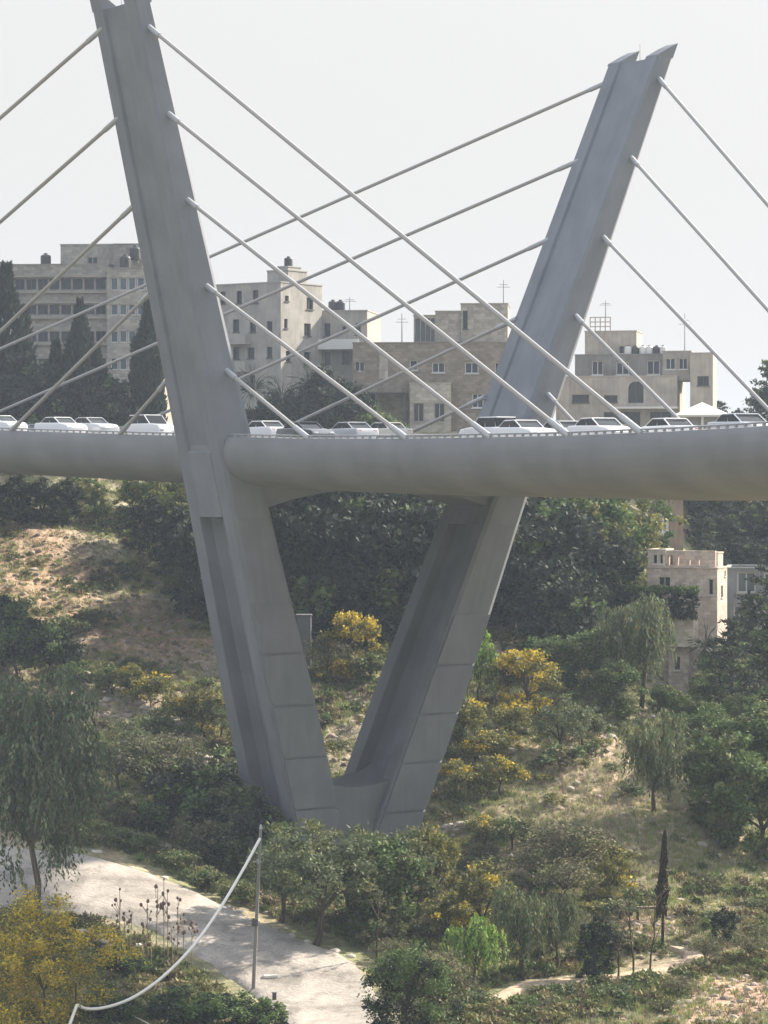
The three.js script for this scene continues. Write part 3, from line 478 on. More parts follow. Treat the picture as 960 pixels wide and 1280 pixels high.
for (const [x, y, h] of [[690, 1092, 66], [722, 1100, 72], [665, 1110, 55], [705, 1130, 60]]) put('scrub', x, y, h, 'dark olive thicket shrub above the pepper trees', 'shrub', 'thicket above the pepper trees', { name: 'thicket_shrub', w: 1.15 });
put('gold', 762, 1128, 60, 'yellow-leaved bush at the end of the thicket', 'bush', null, { name: 'flowering_bush', w: 0.8 });
put('shrubgold', 605, 1062, 40, 'small olive shrub by the bare soil bank', 'shrub', null, { name: 'low_shrub' });
put('shrub', 640, 1066, 42, 'small dark-stemmed shrub beside the bare soil bank', 'shrub', null, { name: 'low_shrub' });
put('dark', 905, 1182, 50, 'small dark pine-like tree above the red soil bank', 'tree', null, { name: 'round_tree', w: 0.85 });
for (const [x, y, h] of [[880, 1200, 38], [935, 1205, 45]]) put('scrub', x, y, h, 'brown-green scrub beside the small dark tree', 'shrub', 'scrub beside the small dark tree', { name: 'thicket_shrub' });
// middle right slope
put('pepper', 818, 1022, 135, 'lone grey-green tree on the grassy slope', 'tree', null, { name: 'lone_tree', w: 0.85 });
for (const [x, y, h] of [[900, 1040, 120], [945, 1070, 130], [915, 990, 95], [960, 1000, 110], [890, 960, 80], [930, 940, 70]]) put('green', x, y, h, 'dense green bush on the slope below the stone villa', 'bush', 'green bushes below the villa', { name: 'green_bush' });
put('olive', 705, 948, 78, 'grey-green olive tree at the head of the soil gully', 'tree', null, { name: 'olive_tree' });
put('olive', 725, 938, 70, 'grey-green olive tree just behind the gully olive', 'tree', null, { name: 'olive_tree' });
put('yellow', 655, 892, 92, 'bright yellow-flowering tree on the slope near the satellite dish', 'tree', null, { name: 'flowering_tree' });
put('olive', 632, 880, 70, 'olive tree half hidden by the bright yellow tree', 'tree', null, { name: 'olive_tree' });
put('weeping', 598, 880, 95, 'light green upright tree right behind the pylon leg', 'tree', null, { name: 'weeping_tree', w: 0.7 });
for (const [x, y, h] of [[580, 930, 55], [610, 950, 45], [625, 990, 48], [590, 995, 40], [640, 925, 40], [570, 975, 35]]) put('shrubgold', x, y, h, 'yellowish shrub on the green slope beside the pylon leg', 'shrub', 'yellowish shrubs beside the pylon leg', { name: 'yellow_shrub' });
for (const [x, y, h] of [[690, 860, 70], [740, 875, 85], [770, 900, 75], [842, 905, 46], [870, 910, 36]]) put('green', x, y, h, 'mid green bush along the upper edge of the slope', 'bush', 'bushes along the upper slope edge', { name: 'green_bush' });
for (const [x, y, h] of [[802, 893, 152], [782, 885, 125]]) put('pepper', x, y, h, 'tall grey-green tree with pale stems in front of the villa', 'tree', 'tall trees in front of the villa', { name: 'garden_tree', w: 0.8 });
// dark wood below and behind the deck
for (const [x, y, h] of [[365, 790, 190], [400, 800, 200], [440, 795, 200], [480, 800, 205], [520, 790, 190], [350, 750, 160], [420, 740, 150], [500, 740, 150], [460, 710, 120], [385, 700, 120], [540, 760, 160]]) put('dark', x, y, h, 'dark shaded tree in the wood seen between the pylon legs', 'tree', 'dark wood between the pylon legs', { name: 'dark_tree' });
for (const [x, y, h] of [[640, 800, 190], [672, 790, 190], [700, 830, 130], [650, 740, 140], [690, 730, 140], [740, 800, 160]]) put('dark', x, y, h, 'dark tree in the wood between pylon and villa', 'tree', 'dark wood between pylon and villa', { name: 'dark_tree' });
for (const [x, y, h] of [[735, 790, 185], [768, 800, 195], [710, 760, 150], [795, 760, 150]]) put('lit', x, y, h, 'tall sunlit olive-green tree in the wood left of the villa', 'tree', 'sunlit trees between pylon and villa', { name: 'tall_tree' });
for (const [x, y, h] of [[915, 905, 130], [945, 890, 150], [965, 930, 170], [935, 850, 110], [975, 850, 180]]) put('pine', x, y, h, 'dark pine beside the foot of the villa', 'tree', 'dark pines beside the villa', { name: 'pine_tree', w: 1.1 });
for (const [x, y, h] of [[885, 720, 75], [915, 710, 70], [940, 705, 75], [965, 715, 85], [900, 670, 60], [930, 660, 60], [960, 665, 65], [975, 690, 80]]) put('pine', x, y, h, 'bluish dark pine on the far slope behind the villa', 'tree', 'pines on the slope behind the villa', { name: 'pine_tree', w: 1.2 });
put('yellow', 438, 852, 88, 'yellow-leaved tree seen through the gap of the pylon', 'tree', null, { name: 'flowering_tree', w: 0.85 });
put('scrub', 408, 850, 55, 'pale brown shrub by the concrete post between the pylon legs', 'shrub', null, { name: 'thicket_shrub' });
put('shrub', 462, 860, 40, 'small green shrub under the yellow tree in the gap', 'shrub', null, { name: 'low_shrub' });
// left slope
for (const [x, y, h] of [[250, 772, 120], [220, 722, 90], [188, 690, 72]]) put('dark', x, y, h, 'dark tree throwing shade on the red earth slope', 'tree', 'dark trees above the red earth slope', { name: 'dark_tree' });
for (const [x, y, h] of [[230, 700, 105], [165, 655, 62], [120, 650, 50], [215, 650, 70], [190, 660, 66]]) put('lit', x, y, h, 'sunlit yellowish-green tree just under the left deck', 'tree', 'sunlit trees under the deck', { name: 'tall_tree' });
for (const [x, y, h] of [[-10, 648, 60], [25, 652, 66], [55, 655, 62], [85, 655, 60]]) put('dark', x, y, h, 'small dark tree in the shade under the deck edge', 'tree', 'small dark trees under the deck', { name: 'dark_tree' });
for (const [x, y, h] of [[20, 850, 82], [60, 855, 72], [-10, 830, 90], [40, 830, 60], [85, 870, 40]]) put('shrubdark', x, y, h, 'dark green bush at the lower end of the red earth', 'bush', 'dark bushes below the red earth', { name: 'dark_bush' });
for (const [x, y, h, k] of [[165, 880, 52, 'gold'], [190, 885, 48, 'shrubgold'], [140, 872, 40, 'shrub'], [250, 925, 62, 'gold'], [275, 930, 55, 'olive'], [232, 918, 48, 'shrubgold']]) put(k, x, y, h, 'olive-yellow bush on the rocky ledges left of the pylon leg', 'bush', 'bushes on the rocky ledges', { name: 'ledge_bush' });
for (const [x, y, h] of [[150, 985, 80], [185, 1000, 85], [215, 985, 62], [235, 1030, 80], [265, 1060, 95], [295, 1080, 105], [250, 1085, 70], [205, 1045, 60], [170, 950, 50], [315, 1100, 90], [280, 1030, 70]]) { const k = (x * 7 + y) % 3; put(k === 0 ? 'scrub' : k === 1 ? 'olive' : 'shrubdark', x, y, h, k === 0 ? 'twiggy brownish scrub tree on the bank above the dirt road' : k === 1 ? 'grey-green scrub tree on the bank above the dirt road' : 'dark green dense bush on the bank above the dirt road', 'shrub', k === 0 ? 'brownish scrub above the dirt road' : k === 1 ? 'grey-green scrub above the dirt road' : 'dark bushes above the dirt road', { name: 'scrub_tree' }); }
for (const [x, y, h] of [[220, 1090, 30], [260, 1112, 30], [180, 1070, 28], [300, 1128, 32], [150, 1058, 26]]) put('shrub', x, y, h, 'low green shrub at the upper edge of the dirt road', 'shrub', 'low shrubs above the dirt road', { name: 'low_shrub', w: 1.2 });
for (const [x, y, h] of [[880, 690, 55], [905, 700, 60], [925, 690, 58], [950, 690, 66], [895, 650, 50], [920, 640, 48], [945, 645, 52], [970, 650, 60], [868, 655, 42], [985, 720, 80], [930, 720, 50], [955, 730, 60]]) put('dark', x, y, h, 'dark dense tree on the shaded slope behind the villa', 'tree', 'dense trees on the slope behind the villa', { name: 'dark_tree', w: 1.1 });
for (const [x, y, h] of [[886, 896, 56], [908, 892, 92], [872, 902, 30], [830, 902, 44], [897, 898, 48]]) put('green', x, y, h, 'leafy garden bush against the villa foot', 'bush', 'garden bushes at the villa foot', { name: 'garden_bush' });
// on the ridge behind the deck
for (const [x, h, w] of [[8, 215, 1], [-12, 180, 1], [100, 175, 0.8], [70, 125, 1.1], [120, 120, 1.2], [180, 130, 1], [185, 170, 0.9]]) put('cypress', x, 573, h + 20, 'dark slender cypress before the stone office block', 'tree', 'cypresses before the stone office block', { name: 'cypress_tree', w });
for (const [x, h] of [[25, 100], [45, 120], [80, 95], [105, 88], [128, 105], [20, 75], [60, 85], [145, 80]]) put('dark', x, 575, h + 18, 'dark dense garden tree behind the deck and stays', 'tree', 'garden trees before the stone office block', { name: 'garden_tree', w: 0.9 });
for (const [x, h, k] of [[345, 70, 'dark'], [372, 62, 'dark'], [405, 105, 'dark'], [430, 88, 'dark'], [455, 60, 'green'], [420, 52, 'green'], [480, 48, 'green'], [325, 60, 'dark']]) put(k, x, 575, h + 18, 'dark garden tree before the plastered apartment block', 'tree', 'garden trees before the apartment block', { name: 'garden_tree', w: 0.9 });
for (const [x, h, k] of [[900, 60, 'pine'], [945, 75, 'pine'], [925, 50, 'dark'], [962, 110, 'pine'], [985, 95, 'dark'], [885, 42, 'dark']]) put(k, x, 577, h + 18, 'dark tree on the ridge beside the white-roofed pavilion', 'tree', 'trees beside the pavilion', { name: 'ridge_tree', w: 0.9 });
// scattered small growth on the slopes
{
  const r = rng(616), area = (x0, x1, y0, y1, n, kinds, h0, h1, label, grp) => { for (let i = 0; i < n; i++) { const x = lerp(x0, x1, r()), y = lerp(y0, y1, r()), g0 = G(x, y); if (maskAt(g0.x, -g0.z) > 0.05) continue; put(kinds[Math.floor(r() * kinds.length)], x, y, lerp(h0, h1, r() * r()), label, 'shrub', grp, { name: 'small_shrub', w: 1.1 + 0.4 * r() }); } };
  area(560, 950, 905, 1010, 22, ['tiny', 'tiny', 'tinygold'], 14, 34, 'small rounded shrub dotted on the grassy slope', 'small shrubs on the grassy slope');
  area(560, 780, 1080, 1200, 26, ['tiny', 'scrub', 'tinygold'], 22, 48, 'leafy undergrowth shrub between the pepper trees and the pylon', 'undergrowth by the pepper trees');
  area(320, 560, 1130, 1215, 22, ['tiny', 'tiny', 'scrub'], 20, 46, 'leafy undergrowth shrub below the trees at the pylon foot', 'undergrowth at the pylon foot');
  area(100, 300, 890, 1080, 24, ['tiny', 'tiny', 'scrub'], 20, 44, 'small bank shrub among the rocky ledges', 'small shrubs on the rocky bank');
  area(560, 850, 1235, 1285, 18, ['tiny', 'tiny', 'scrub'], 14, 34, 'low green shrub below the sandy path', 'low shrubs below the sandy path');
  area(0, 120, 760, 870, 8, ['tiny', 'tiny', 'scrub'], 20, 40, 'low dark shrub at the foot of the red earth', 'low shrubs under the red earth');
  area(385, 460, 820, 950, 8, ['tiny', 'scrub', 'tinygold'], 14, 30, 'little shrub on the rubble between the pylon legs', 'little shrubs between the pylon legs');
  area(860, 960, 1110, 1210, 9, ['tiny', 'tiny', 'scrub'], 14, 30, 'little shrub on the grass above the red soil bank', 'little shrubs above the red soil');
}
// spiky palms
function palm(px, py, hpx, label, heads = 2) {
  const a = onGround(px, py), h = hpx * -a.z / FOC, r = rng(px), g = thing('spiky_palm', label, 'palm', a), l = [], S = Soup(), fork = V3(0, h * 0.4, 0); l.push(taper(V3(0, -0.4, 0), fork, 0.16, 0.12));
  for (let k = 0; k < heads; k++) { const c = V3((k - (heads - 1) / 2) * h * 0.3, h * (0.62 + 0.16 * r()), (r() - 0.5) * 0.6); l.push(taper(fork, c, 0.11, 0.08)); for (let i = 0; i < 90; i++) { const d = rdir(r); d.y = d.y * 0.8 + 0.25; d.normalize(); const m = c.clone().addScaledVector(d, h * 0.16), d2 = d.clone(); d2.y -= 0.55; d2.normalize(); const s = rdir(r).cross(d).normalize(), cc = pick(r, DARK); leaf(S, c, d, s, h * 0.2, 0.06, cc); leaf(S, m, d2, s, h * 0.14, 0.05, cc); } }
  mesh('crown', soupGeo(S), mLeaf, g); mesh('trunk', merge(l), mBark, g);
}
palm(352, 575, 118, 'spiky forked palm before the plastered apartment block', 3); palm(383, 575, 96, 'spiky palm beside the forked palm before the apartment block', 2); palm(898, 893, 105, 'spiky palm in front of the sunlit villa side wall', 2); palm(872, 790, 60, 'small spiky palm on the villa terrace', 1);
/* ---------- buildings on the ridge and below it ---------- */
function frameBars(w, h, b, d) { return [box(w, b, d, 0, h / 2 - b / 2, 0), box(w, b, d, 0, -h / 2 + b / 2, 0), box(b, h - 2 * b, d, -w / 2 + b / 2, 0, 0), box(b, h - 2 * b, d, w / 2 - b / 2, 0, 0)]; }
function winAt(g, w, h, x, y, z, turn, o = {}) {
  const b = o.b || 0.07, l = frameBars(w, h, b, 0.08); if (w > 0.9) l.push(box(b * 0.8, h - 2 * b, 0.06)); if (o.bars) for (let i = 1; i < o.bars; i++) l.push(box(w - 2 * b, b * 0.7, 0.06, 0, -h / 2 + h * i / o.bars, 0));
  const m = mesh('window', merge(l), o.frame || mFrame, g); m.position.set(x, y, z); m.rotation.y = turn;
  const p = mesh('pane', box(w - b, h - b, 0.02, 0, 0, -0.035), o.glass || mGlass, m);
  if (o.sill !== 0) mesh('sill', box(w + 0.2, 0.08, 0.36, 0, -h / 2 - 0.04, 0.12), o.frame || mFrame, m);
  return m;
}
function wallGeo(w, h, holes, th) {
  const s = new THREE.Shape(); s.moveTo(0, 0); s.lineTo(w, 0); s.lineTo(w, h); s.lineTo(0, h); s.closePath();
  for (const [x0, x1, y0, y1, kind] of holes) {
    const p = new THREE.Path();
    if (kind === 'round') p.absarc((x0 + x1) / 2, (y0 + y1) / 2, (x1 - x0) / 2, 0, 6.2832, true);
    else if (kind === 'arch') { const r = (x1 - x0) / 2; p.moveTo(x0, y0); p.lineTo(x0, y1 - r); p.absarc((x0 + x1) / 2, y1 - r, r, Math.PI, 0, true); p.lineTo(x1, y0); p.closePath(); }
    else { p.moveTo(x0, y0); p.lineTo(x0, y1); p.lineTo(x1, y1); p.lineTo(x1, y0); p.closePath(); }
    s.holes.push(p);
  }
  return new THREE.ExtrudeGeometry(s, { depth: th, bevelEnabled: false, curveSegments: 10 });
}
// a storeyed block in local metres: x0..x1, y0..y1, front plane at zf, d deep; holes in wall coordinates
function block(g, x0, x1, y0, y1, zf, d, mat, o = {}) {
  const w = x1 - x0, h = y1 - y0, th = 0.3, F = o.front || [], S = o.side || [], wo = o.win || {};
  const f = mesh('wall', wallGeo(w, h, F, th), mat, g); f.position.set(x0, y0, zf - th);
  const b = mesh('wall', wallGeo(w, h, [], th), mat, g); b.position.set(x0, y0, zf - d);
  const r = mesh('wall', wallGeo(d - 2 * th - 0.004, h, S, th), mat, g); r.rotation.y = Math.PI / 2; r.position.set(x1 - th, y0, zf - th - 0.002);
  const l = mesh('wall', wallGeo(d - 2 * th - 0.004, h, [], th), mat, g); l.rotation.y = Math.PI / 2; l.position.set(x0, y0, zf - th - 0.002);
  mesh('roof', box(w - 2 * th - 0.01, 0.25, d - 2 * th - 0.01, (x0 + x1) / 2, y1 - 0.5, zf - d / 2), o.roof || mRoof, g);
  if (o.coping !== 0) mesh('coping', merge([box(w + 0.12, 0.12, 0.42, (x0 + x1) / 2, y1 + 0.062, zf - 0.15), box(w + 0.12, 0.12, 0.42, (x0 + x1) / 2, y1 + 0.062, zf - d + 0.15), box(0.42, 0.12, d - 0.73, x1 - 0.15, y1 + 0.062, zf - d / 2), box(0.42, 0.12, d - 0.73, x0 + 0.15, y1 + 0.062, zf - d / 2)]), mat, g);
  for (const q of F) winAt(g, q[1] - q[0], q[3] - q[2], x0 + (q[0] + q[1]) / 2, y0 + (q[2] + q[3]) / 2, zf - 0.2, 0, q[4] ? { ...wo, sill: 0 } : wo);
  for (const q of S) winAt(g, q[1] - q[0], q[3] - q[2], x1 - 0.2, y0 + (q[2] + q[3]) / 2, zf - th - (q[0] + q[1]) / 2, Math.PI / 2, wo);
}
const mRoof = std(C(0.3, 0.29, 0.28), { map: rep(txPlaster, 0.15, 0.15), roughness: 0.95 });
function site(name, label, cat, px0, Z, yaw, group) {   // a group whose local x, y come from pixels on its front plane
  const p = P(px0, 545, Z); let lo = 1e9; for (const dx of [-12, -6, 0, 6, 12]) for (const dz of [0, 8, 14]) lo = Math.min(lo, baseH(p.x + dx, Z + dz)); p.y = Math.max(lo - 0.6, P(px0, 598, Z).y);
  const g = thing(name, label, cat, p, yaw, group), k = Z / FOC, cs = Math.cos(yaw);
  return { g, X: (px) => (px - px0) * k / cs, Y: (py) => P(px0, py, Z).y - p.y, k };
}
// px rectangles -> holes of a wall that starts at (px0, pyBase)
const holesOf = (S, x0, yb, list) => list.map(([a, b, c, d, kind]) => [S.X(a) - x0, S.X(b) - x0, S.Y(d) - yb, S.Y(c) - yb, kind]);
const tankGeo = (() => new THREE.LatheGeometry([[0, 0], [0.5, 0], [0.55, 0.08], [0.55, 1.1], [0.48, 1.25], [0.2, 1.35], [0.16, 1.42], [0, 1.42]].map((p) => new THREE.Vector2(...p)), 18))();
function tank(g, x, y, z, s, mat, label, grp) { const p = g.localToWorld(V3(x, y, z)); const t = thing('water_tank', label, 'water tank', p, 0, grp); t.scale.setScalar(s); mesh('body', tankGeo, mat, t); mesh('lid', new THREE.CylinderGeometry(0.2, 0.22, 0.08, 12).translate(0, 1.44, 0), mDarkFrame, t); mesh('stand', merge([box(0.08, 0.3, 0.08, -0.35, -0.15, -0.35), box(0.08, 0.3, 0.08, 0.35, -0.15, -0.35), box(0.08, 0.3, 0.08, -0.35, -0.15, 0.35), box(0.08, 0.3, 0.08, 0.35, -0.15, 0.35)]), mGuard, t); }
function antenna(g, x, y, z, h, label) { const p = g.localToWorld(V3(x, y, z)), t = thing('roof_antenna', label, 'antenna', p); mesh('mast', taper(V3(0, 0, 0), V3(0, h, 0), 0.07, 0.04, 6), mGuard, t); mesh('dipole', merge([box(1.3, 0.05, 0.05, 0, h * 0.72, 0), box(0.9, 0.05, 0.05, 0, h * 0.82, 0), box(0.05, 0.05, 1.0, 0, h * 0.77, 0)]), mGuard, t); }
const mBlackTank = std(C(0.03, 0.03, 0.035), { roughness: 0.5 }), mWhiteTank = std(C(0.6, 0.6, 0.58), { roughness: 0.6 });
{ // long stone office block with ribbon windows
  const S = site('office_block', 'long pale stone office block with ribbon windows and a rooftop penthouse', 'building', 100, 296, -0.08), g = S.g; scene.updateMatrixWorld();
  const mA = stone(0.42, 0.405, 0.385), mB = stone(0.5, 0.485, 0.46), x0 = S.X(14), yb = 0, rows = [[348, 362], [381, 393], [414, 427], [448, 461], [482, 495]], F = [];
  for (const [a, b] of rows) for (let x = 18; x < 133; x += 14.6) F.push([x, x + 12.6, a, b]);
  block(g, x0, S.X(136), 0, S.Y(331), 0, 14, mA, { front: holesOf(S, x0, yb, F), win: { b: 0.1, sill: 0, frame: mDarkFrame } });
  const x1 = S.X(136.3), F2 = []; for (const [a, b] of rows) for (let x = 141; x < 196; x += 11) F2.push([x, x + 9.4, a, b + 2]);
  block(g, x1, S.X(202), 0, S.Y(337), 1.1, 14, mB, { front: holesOf(S, x1, yb, F2), win: { b: 0.09, sill: 0, glass: mGlassBlue } });
  for (const py of [345, 365, 378, 397, 430, 464]) mesh('ledge', box(S.X(135) - x0, 0.22, 0.34, (x0 + S.X(135)) / 2, S.Y(py), 0.172), mB, g);
  const x2 = S.X(70), y2 = S.Y(331) - 0.4; block(g, x2, S.X(139), y2, S.Y(304), -2.5, 8, mB, { front: holesOf(S, x2, y2, [[104, 117, 319, 330]]), win: { b: 0.06 } });
  const x3 = S.X(139.3), y3 = S.Y(337) - 0.4; block(g, x3, S.X(176), y3, S.Y(304.6), -1.6, 7, mA, {});
  for (let i = 0; i < 5; i++) mesh('louvre_panel', box(0.5, S.Y(307) - S.Y(329), 0.06, S.X(121) + i * 0.62, (S.Y(307) + S.Y(329)) / 2, -2.46), mB, g);
  scene.updateMatrixWorld();
  tank(g, S.X(158), S.Y(337), 0.3, 1.05, mBlackTank, 'black round water tank on the office block roof, lower of two', null);
  tank(g, S.X(168), S.Y(325), -0.9, 1.05, mBlackTank, 'black round water tank against the penthouse wall, upper of two', null);
  tank(g, S.X(50), S.Y(331), -3, 1.0, mBlackTank, 'black water tank alone on the office block roof', null);
}
{ // plastered apartment block, seen on the corner
  const S = site('apartment_block', 'tall grey plastered apartment block seen on its corner, tank on the roof', 'building', 351, 288, -0.62), g = S.g, mA = plaster(0.44, 0.43, 0.415), x0 = S.X(236);
  const F = [[293.5, 300.5, 361, 377], [314.5, 322, 361, 378], [289, 297, 397, 413], [311, 319, 401, 414], [289, 297, 432, 447], [308, 317, 433, 447], [288, 297, 468, 484], [310, 318, 468, 484], [272, 279, 361, 377], [268, 276, 397, 413], [333, 340, 401, 414], [333, 340, 433, 447]];
  const kz = S.k / Math.sin(0.62), sd = [[354, 358.5, 369, 376], [380, 388, 369, 384], [353, 357, 398, 410], [377, 385, 402, 418], [377, 385, 438, 454], [355, 361, 438, 452]].map(([a, b, c, d]) => [(a - 351) * kz, (b - 351) * kz, S.Y(d), S.Y(c)]);
  block(g, x0, 0, 0, S.Y(353), 0, 50 * kz, mA, { front: holesOf(S, x0, 0, F), side: sd, win: { b: 0.07, frame: mDarkFrame } });
  mesh('balcony', merge([box(2.6, 0.18, 1.1, S.X(300), S.Y(428), 0.552), box(2.6, 0.9, 0.1, S.X(300), S.Y(428) + 0.54, 1.05)]), mA, g);
  mesh('balcony', merge([box(2.6, 0.18, 1.1, S.X(300), S.Y(463), 0.552), box(2.6, 0.9, 0.1, S.X(300), S.Y(463) + 0.54, 1.05)]), mA, g);
  const x2 = S.X(322), y2 = S.Y(353) - 0.4; block(g, x2, S.X(349), y2, S.Y(337), -1.5, 3.2, mA, { win: {} });
  block(g, S.X(333), S.X(346), S.Y(337) - 0.4, S.Y(332), -1.9, 2.2, mA, {});
  scene.updateMatrixWorld(); tank(g, S.X(338), S.Y(332), -3.0, 0.8, mBlackTank, 'dark water tank on top of the apartment block stair tower');
}
{
  const S = site('apartment_block', 'lower plastered house joined to the tall apartment block, tanks on roof', 'building', 430, 294, -0.16), g = S.g, mA = plaster(0.43, 0.415, 0.395), x0 = S.X(398);
  block(g, x0, S.X(459), 0, S.Y(389), 0, 9, mA, { front: holesOf(S, x0, 0, [[405.5, 413, 404, 420], [428, 433, 408, 414], [444, 451, 404, 419], [406, 413, 440, 455], [428, 436, 440, 455], [444, 451, 440, 455]]), win: { b: 0.07, frame: mDarkFrame } });
  mesh('balcony', merge([box(4.6, 0.2, 1.3, S.X(424), S.Y(436), 0.652), box(4.6, 0.85, 0.1, S.X(424), S.Y(436) + 0.53, 1.25)]), mWhiteTank, g);
  scene.updateMatrixWorld(); tank(g, S.X(412), S.Y(389), -2, 0.9, mBlackTank, 'dark water tank on the lower plastered house, beside its twin', 'tanks on the lower plastered house'); tank(g, S.X(421), S.Y(389), -2.2, 0.9, mBlackTank, 'dark water tank on the lower plastered house, beside its twin', 'tanks on the lower plastered house');
  antenna(g, S.X(433), S.Y(389), -2, 1.6, 'thin roof antenna on the lower plastered house');
}
{ // wide brown stone house with the stepped upper floor
  const S = site('stone_house', 'wide brownish stone house with a dark glazed block and pale towers above', 'building', 540, 286, -0.07), g = S.g, mA = stone(0.37, 0.325, 0.28), mB = stone(0.55, 0.52, 0.48), mW = stone(0.66, 0.63, 0.57), x0 = S.X(441);
  block(g, x0, S.X(655), 0, S.Y(429), 0, 12, mA, { front: holesOf(S, x0, 0, [[443, 456, 451.5, 464.5, 'round'], [512, 522, 450, 463], [540, 556, 453, 466], [581, 598, 453, 467], [618, 632, 453, 467], [590, 604, 492, 510], [460, 470, 490, 512]]), win: { b: 0.1 } });
  const p0 = S.X(513), F = [[517, 531, 504, 528], [543, 557, 504, 528]]; block(g, p0, S.X(564), 0, S.Y(480), 1.2, 2, mW, { front: holesOf(S, p0, 0, F), win: { b: 0.12, frame: mW } });
  mesh('pale_strip', box(S.X(485) - S.X(474), S.Y(440) - S.Y(474), 0.12, S.X(479.5), S.Y(457), 0.062), mW, g);
  const ya = S.Y(429) - 0.4, xa = S.X(516); block(g, xa, S.X(543), ya, S.Y(394), -1.5, 6, mB, { front: holesOf(S, xa, ya, [[518, 524, 397, 426], [525, 530.5, 397, 426], [531.5, 537, 397, 426], [537.8, 542.6, 397, 426]].map((q) => [q[0], Math.min(q[1], 542), q[2], q[3]])), win: { b: 0.06, frame: mDarkFrame, glass: mGlassBlue, sill: 0, bars: 3 } });
  const xb = S.X(543.4); block(g, xb, S.X(575), ya, S.Y(389), -1.2, 7, mB, {});
  const xc = S.X(575.4); block(g, xc, S.X(634), ya, S.Y(380), -0.8, 8, mB, { front: holesOf(S, xc, ya, [[578, 584, 388, 411]]), win: { b: 0.06, frame: mDarkFrame } });
  mesh('awning', merge([box(S.X(510) - S.X(440), 0.12, 3.2, S.X(475), S.Y(492), 1.7), box(0.12, S.Y(492), 0.12, S.X(442), S.Y(492) / 2, 3.1), box(0.12, S.Y(492), 0.12, S.X(475), S.Y(492) / 2, 3.1), box(0.12, S.Y(492), 0.12, S.X(508), S.Y(492) / 2, 3.1)]), mDarkFrame, g);
  scene.updateMatrixWorld(); antenna(g, S.X(500), S.Y(429), -3, 3.2, 'tall branched antenna on the brownish stone house'); antenna(g, S.X(628), S.Y(380), -3, 2.6, 'thin antenna on the pale tower of the brownish stone house');
}
{ // stepped house at the right with tanks and lattice
  const S = site('stepped_house', 'stepped beige house with roof tanks, lattice pergola and a pale side tower', 'building', 780, 304, -0.2), g = S.g, mA = plaster(0.5, 0.47, 0.43), mB = plaster(0.42, 0.4, 0.38), mD = plaster(0.27, 0.265, 0.265), x0 = S.X(696);
  block(g, x0, S.X(845), 0, S.Y(471), 0, 9, mA, { front: holesOf(S, x0, 0, [[716, 737, 493, 503], [755, 772, 494, 503], [785, 804, 477, 504, 'arch'], [812, 838, 515, 534], [755, 800, 515, 534]]), win: { b: 0.1, frame: mDarkFrame } });
  const ya = S.Y(471) - 0.4, xa = S.X(717); block(g, xa, S.X(826), ya, S.Y(443), -1.6, 7, mD, { front: holesOf(S, xa, ya, [[738, 752, 450, 468], [768, 784, 452, 468], [806, 822, 450, 468]]), win: { b: 0.1 } });
  const xb = S.X(728); block(g, xb, S.X(792), S.Y(443) - 0.4, S.Y(413), -2.5, 5.5, mA, { front: holesOf(S, xb, S.Y(443) - 0.4, [[770, 777, 431, 441]]), win: { b: 0.06 } });
  const xc = S.X(826.4); block(g, xc, S.X(861), ya, S.Y(440), -0.6, 6, mB, { front: holesOf(S, xc, ya, [[830, 842, 448, 462], [846, 857, 448, 462]]), win: { b: 0.08 } });
  const xd = S.X(861.4); block(g, xd, S.X(889), 0, S.Y(443), 0.6, 5, mA, { front: holesOf(S, xd, 0, [[870, 884, 471, 483]]), win: { b: 0.08, frame: mDarkFrame } });
  const cl = []; for (let i = 0; i < 5; i++) cl.push(box(0.12, S.Y(394) - S.Y(413), 0.12, lerp(S.X(734), S.X(759), i / 4), (S.Y(394) + S.Y(413)) / 2, -3)); for (let i = 0; i < 4; i++) cl.push(box(S.X(759) - S.X(734), 0.1, 0.1, (S.X(759) + S.X(734)) / 2, lerp(S.Y(412), S.Y(394.5), i / 3), -2.89)); mesh('lattice_pergola', merge(cl), mA, g);
  mesh('canopy_slab', box(S.X(847) - S.X(770), 0.22, 1.6, (S.X(847) + S.X(770)) / 2, S.Y(510), 0.82), mWhiteTank, g);
  scene.updateMatrixWorld(); for (const [px, m] of [[782, mWhiteTank], [791, mBlackTank], [800, mWhiteTank], [808, mWhiteTank], [817, mBlackTank], [825, mWhiteTank]]) tank(g, S.X(px), S.Y(443), -2.4, 0.72, m, m === mBlackTank ? 'black water tank in the row on the stepped house roof' : 'pale water tank in the row on the stepped house roof', 'tank row on the stepped house');
  antenna(g, S.X(852), S.Y(440), -2, 4.2, 'tall antenna mast on the stepped house'); antenna(g, S.X(753), S.Y(394), -3, 1.8, 'thin aerial above the lattice pergola');
}
{ // pavilion with hipped white roof
  const S = site('pavilion', 'low pavilion with a white hipped roof beside the stepped house', 'pavilion', 878, 288, -0.1), g = S.g, w = S.X(912) - S.X(843), yE = S.Y(518), yT = S.Y(502), hw = w / 2;
  const r = new THREE.ConeGeometry(hw * 1.414, yT - yE, 4, 1).rotateY(Math.PI / 4).translate(0, (yT + yE) / 2, -hw); mesh('roof', r.toNonIndexed(), std(C(0.78, 0.78, 0.76), { roughness: 0.7 }), g).geometry.computeVertexNormals();
  mesh('eaves', box(w, 0.2, w, 0, yE - 0.11, -hw), mFrame, g);
  for (const [sx, sz] of [[-1, 0], [1, 0], [-1, 1], [1, 1], [0, 0]]) mesh('post', box(0.25, yE - 0.2, 0.25, sx * (hw - 0.4), (yE - 0.2) / 2, -0.4 - sz * (w - 0.8)), mFrame, g);
  mesh('wall', box(w - 1.2, yE - 0.24, 0.2, 0, (yE - 0.24) / 2, -0.8), plaster(0.3, 0.3, 0.3), g);
}
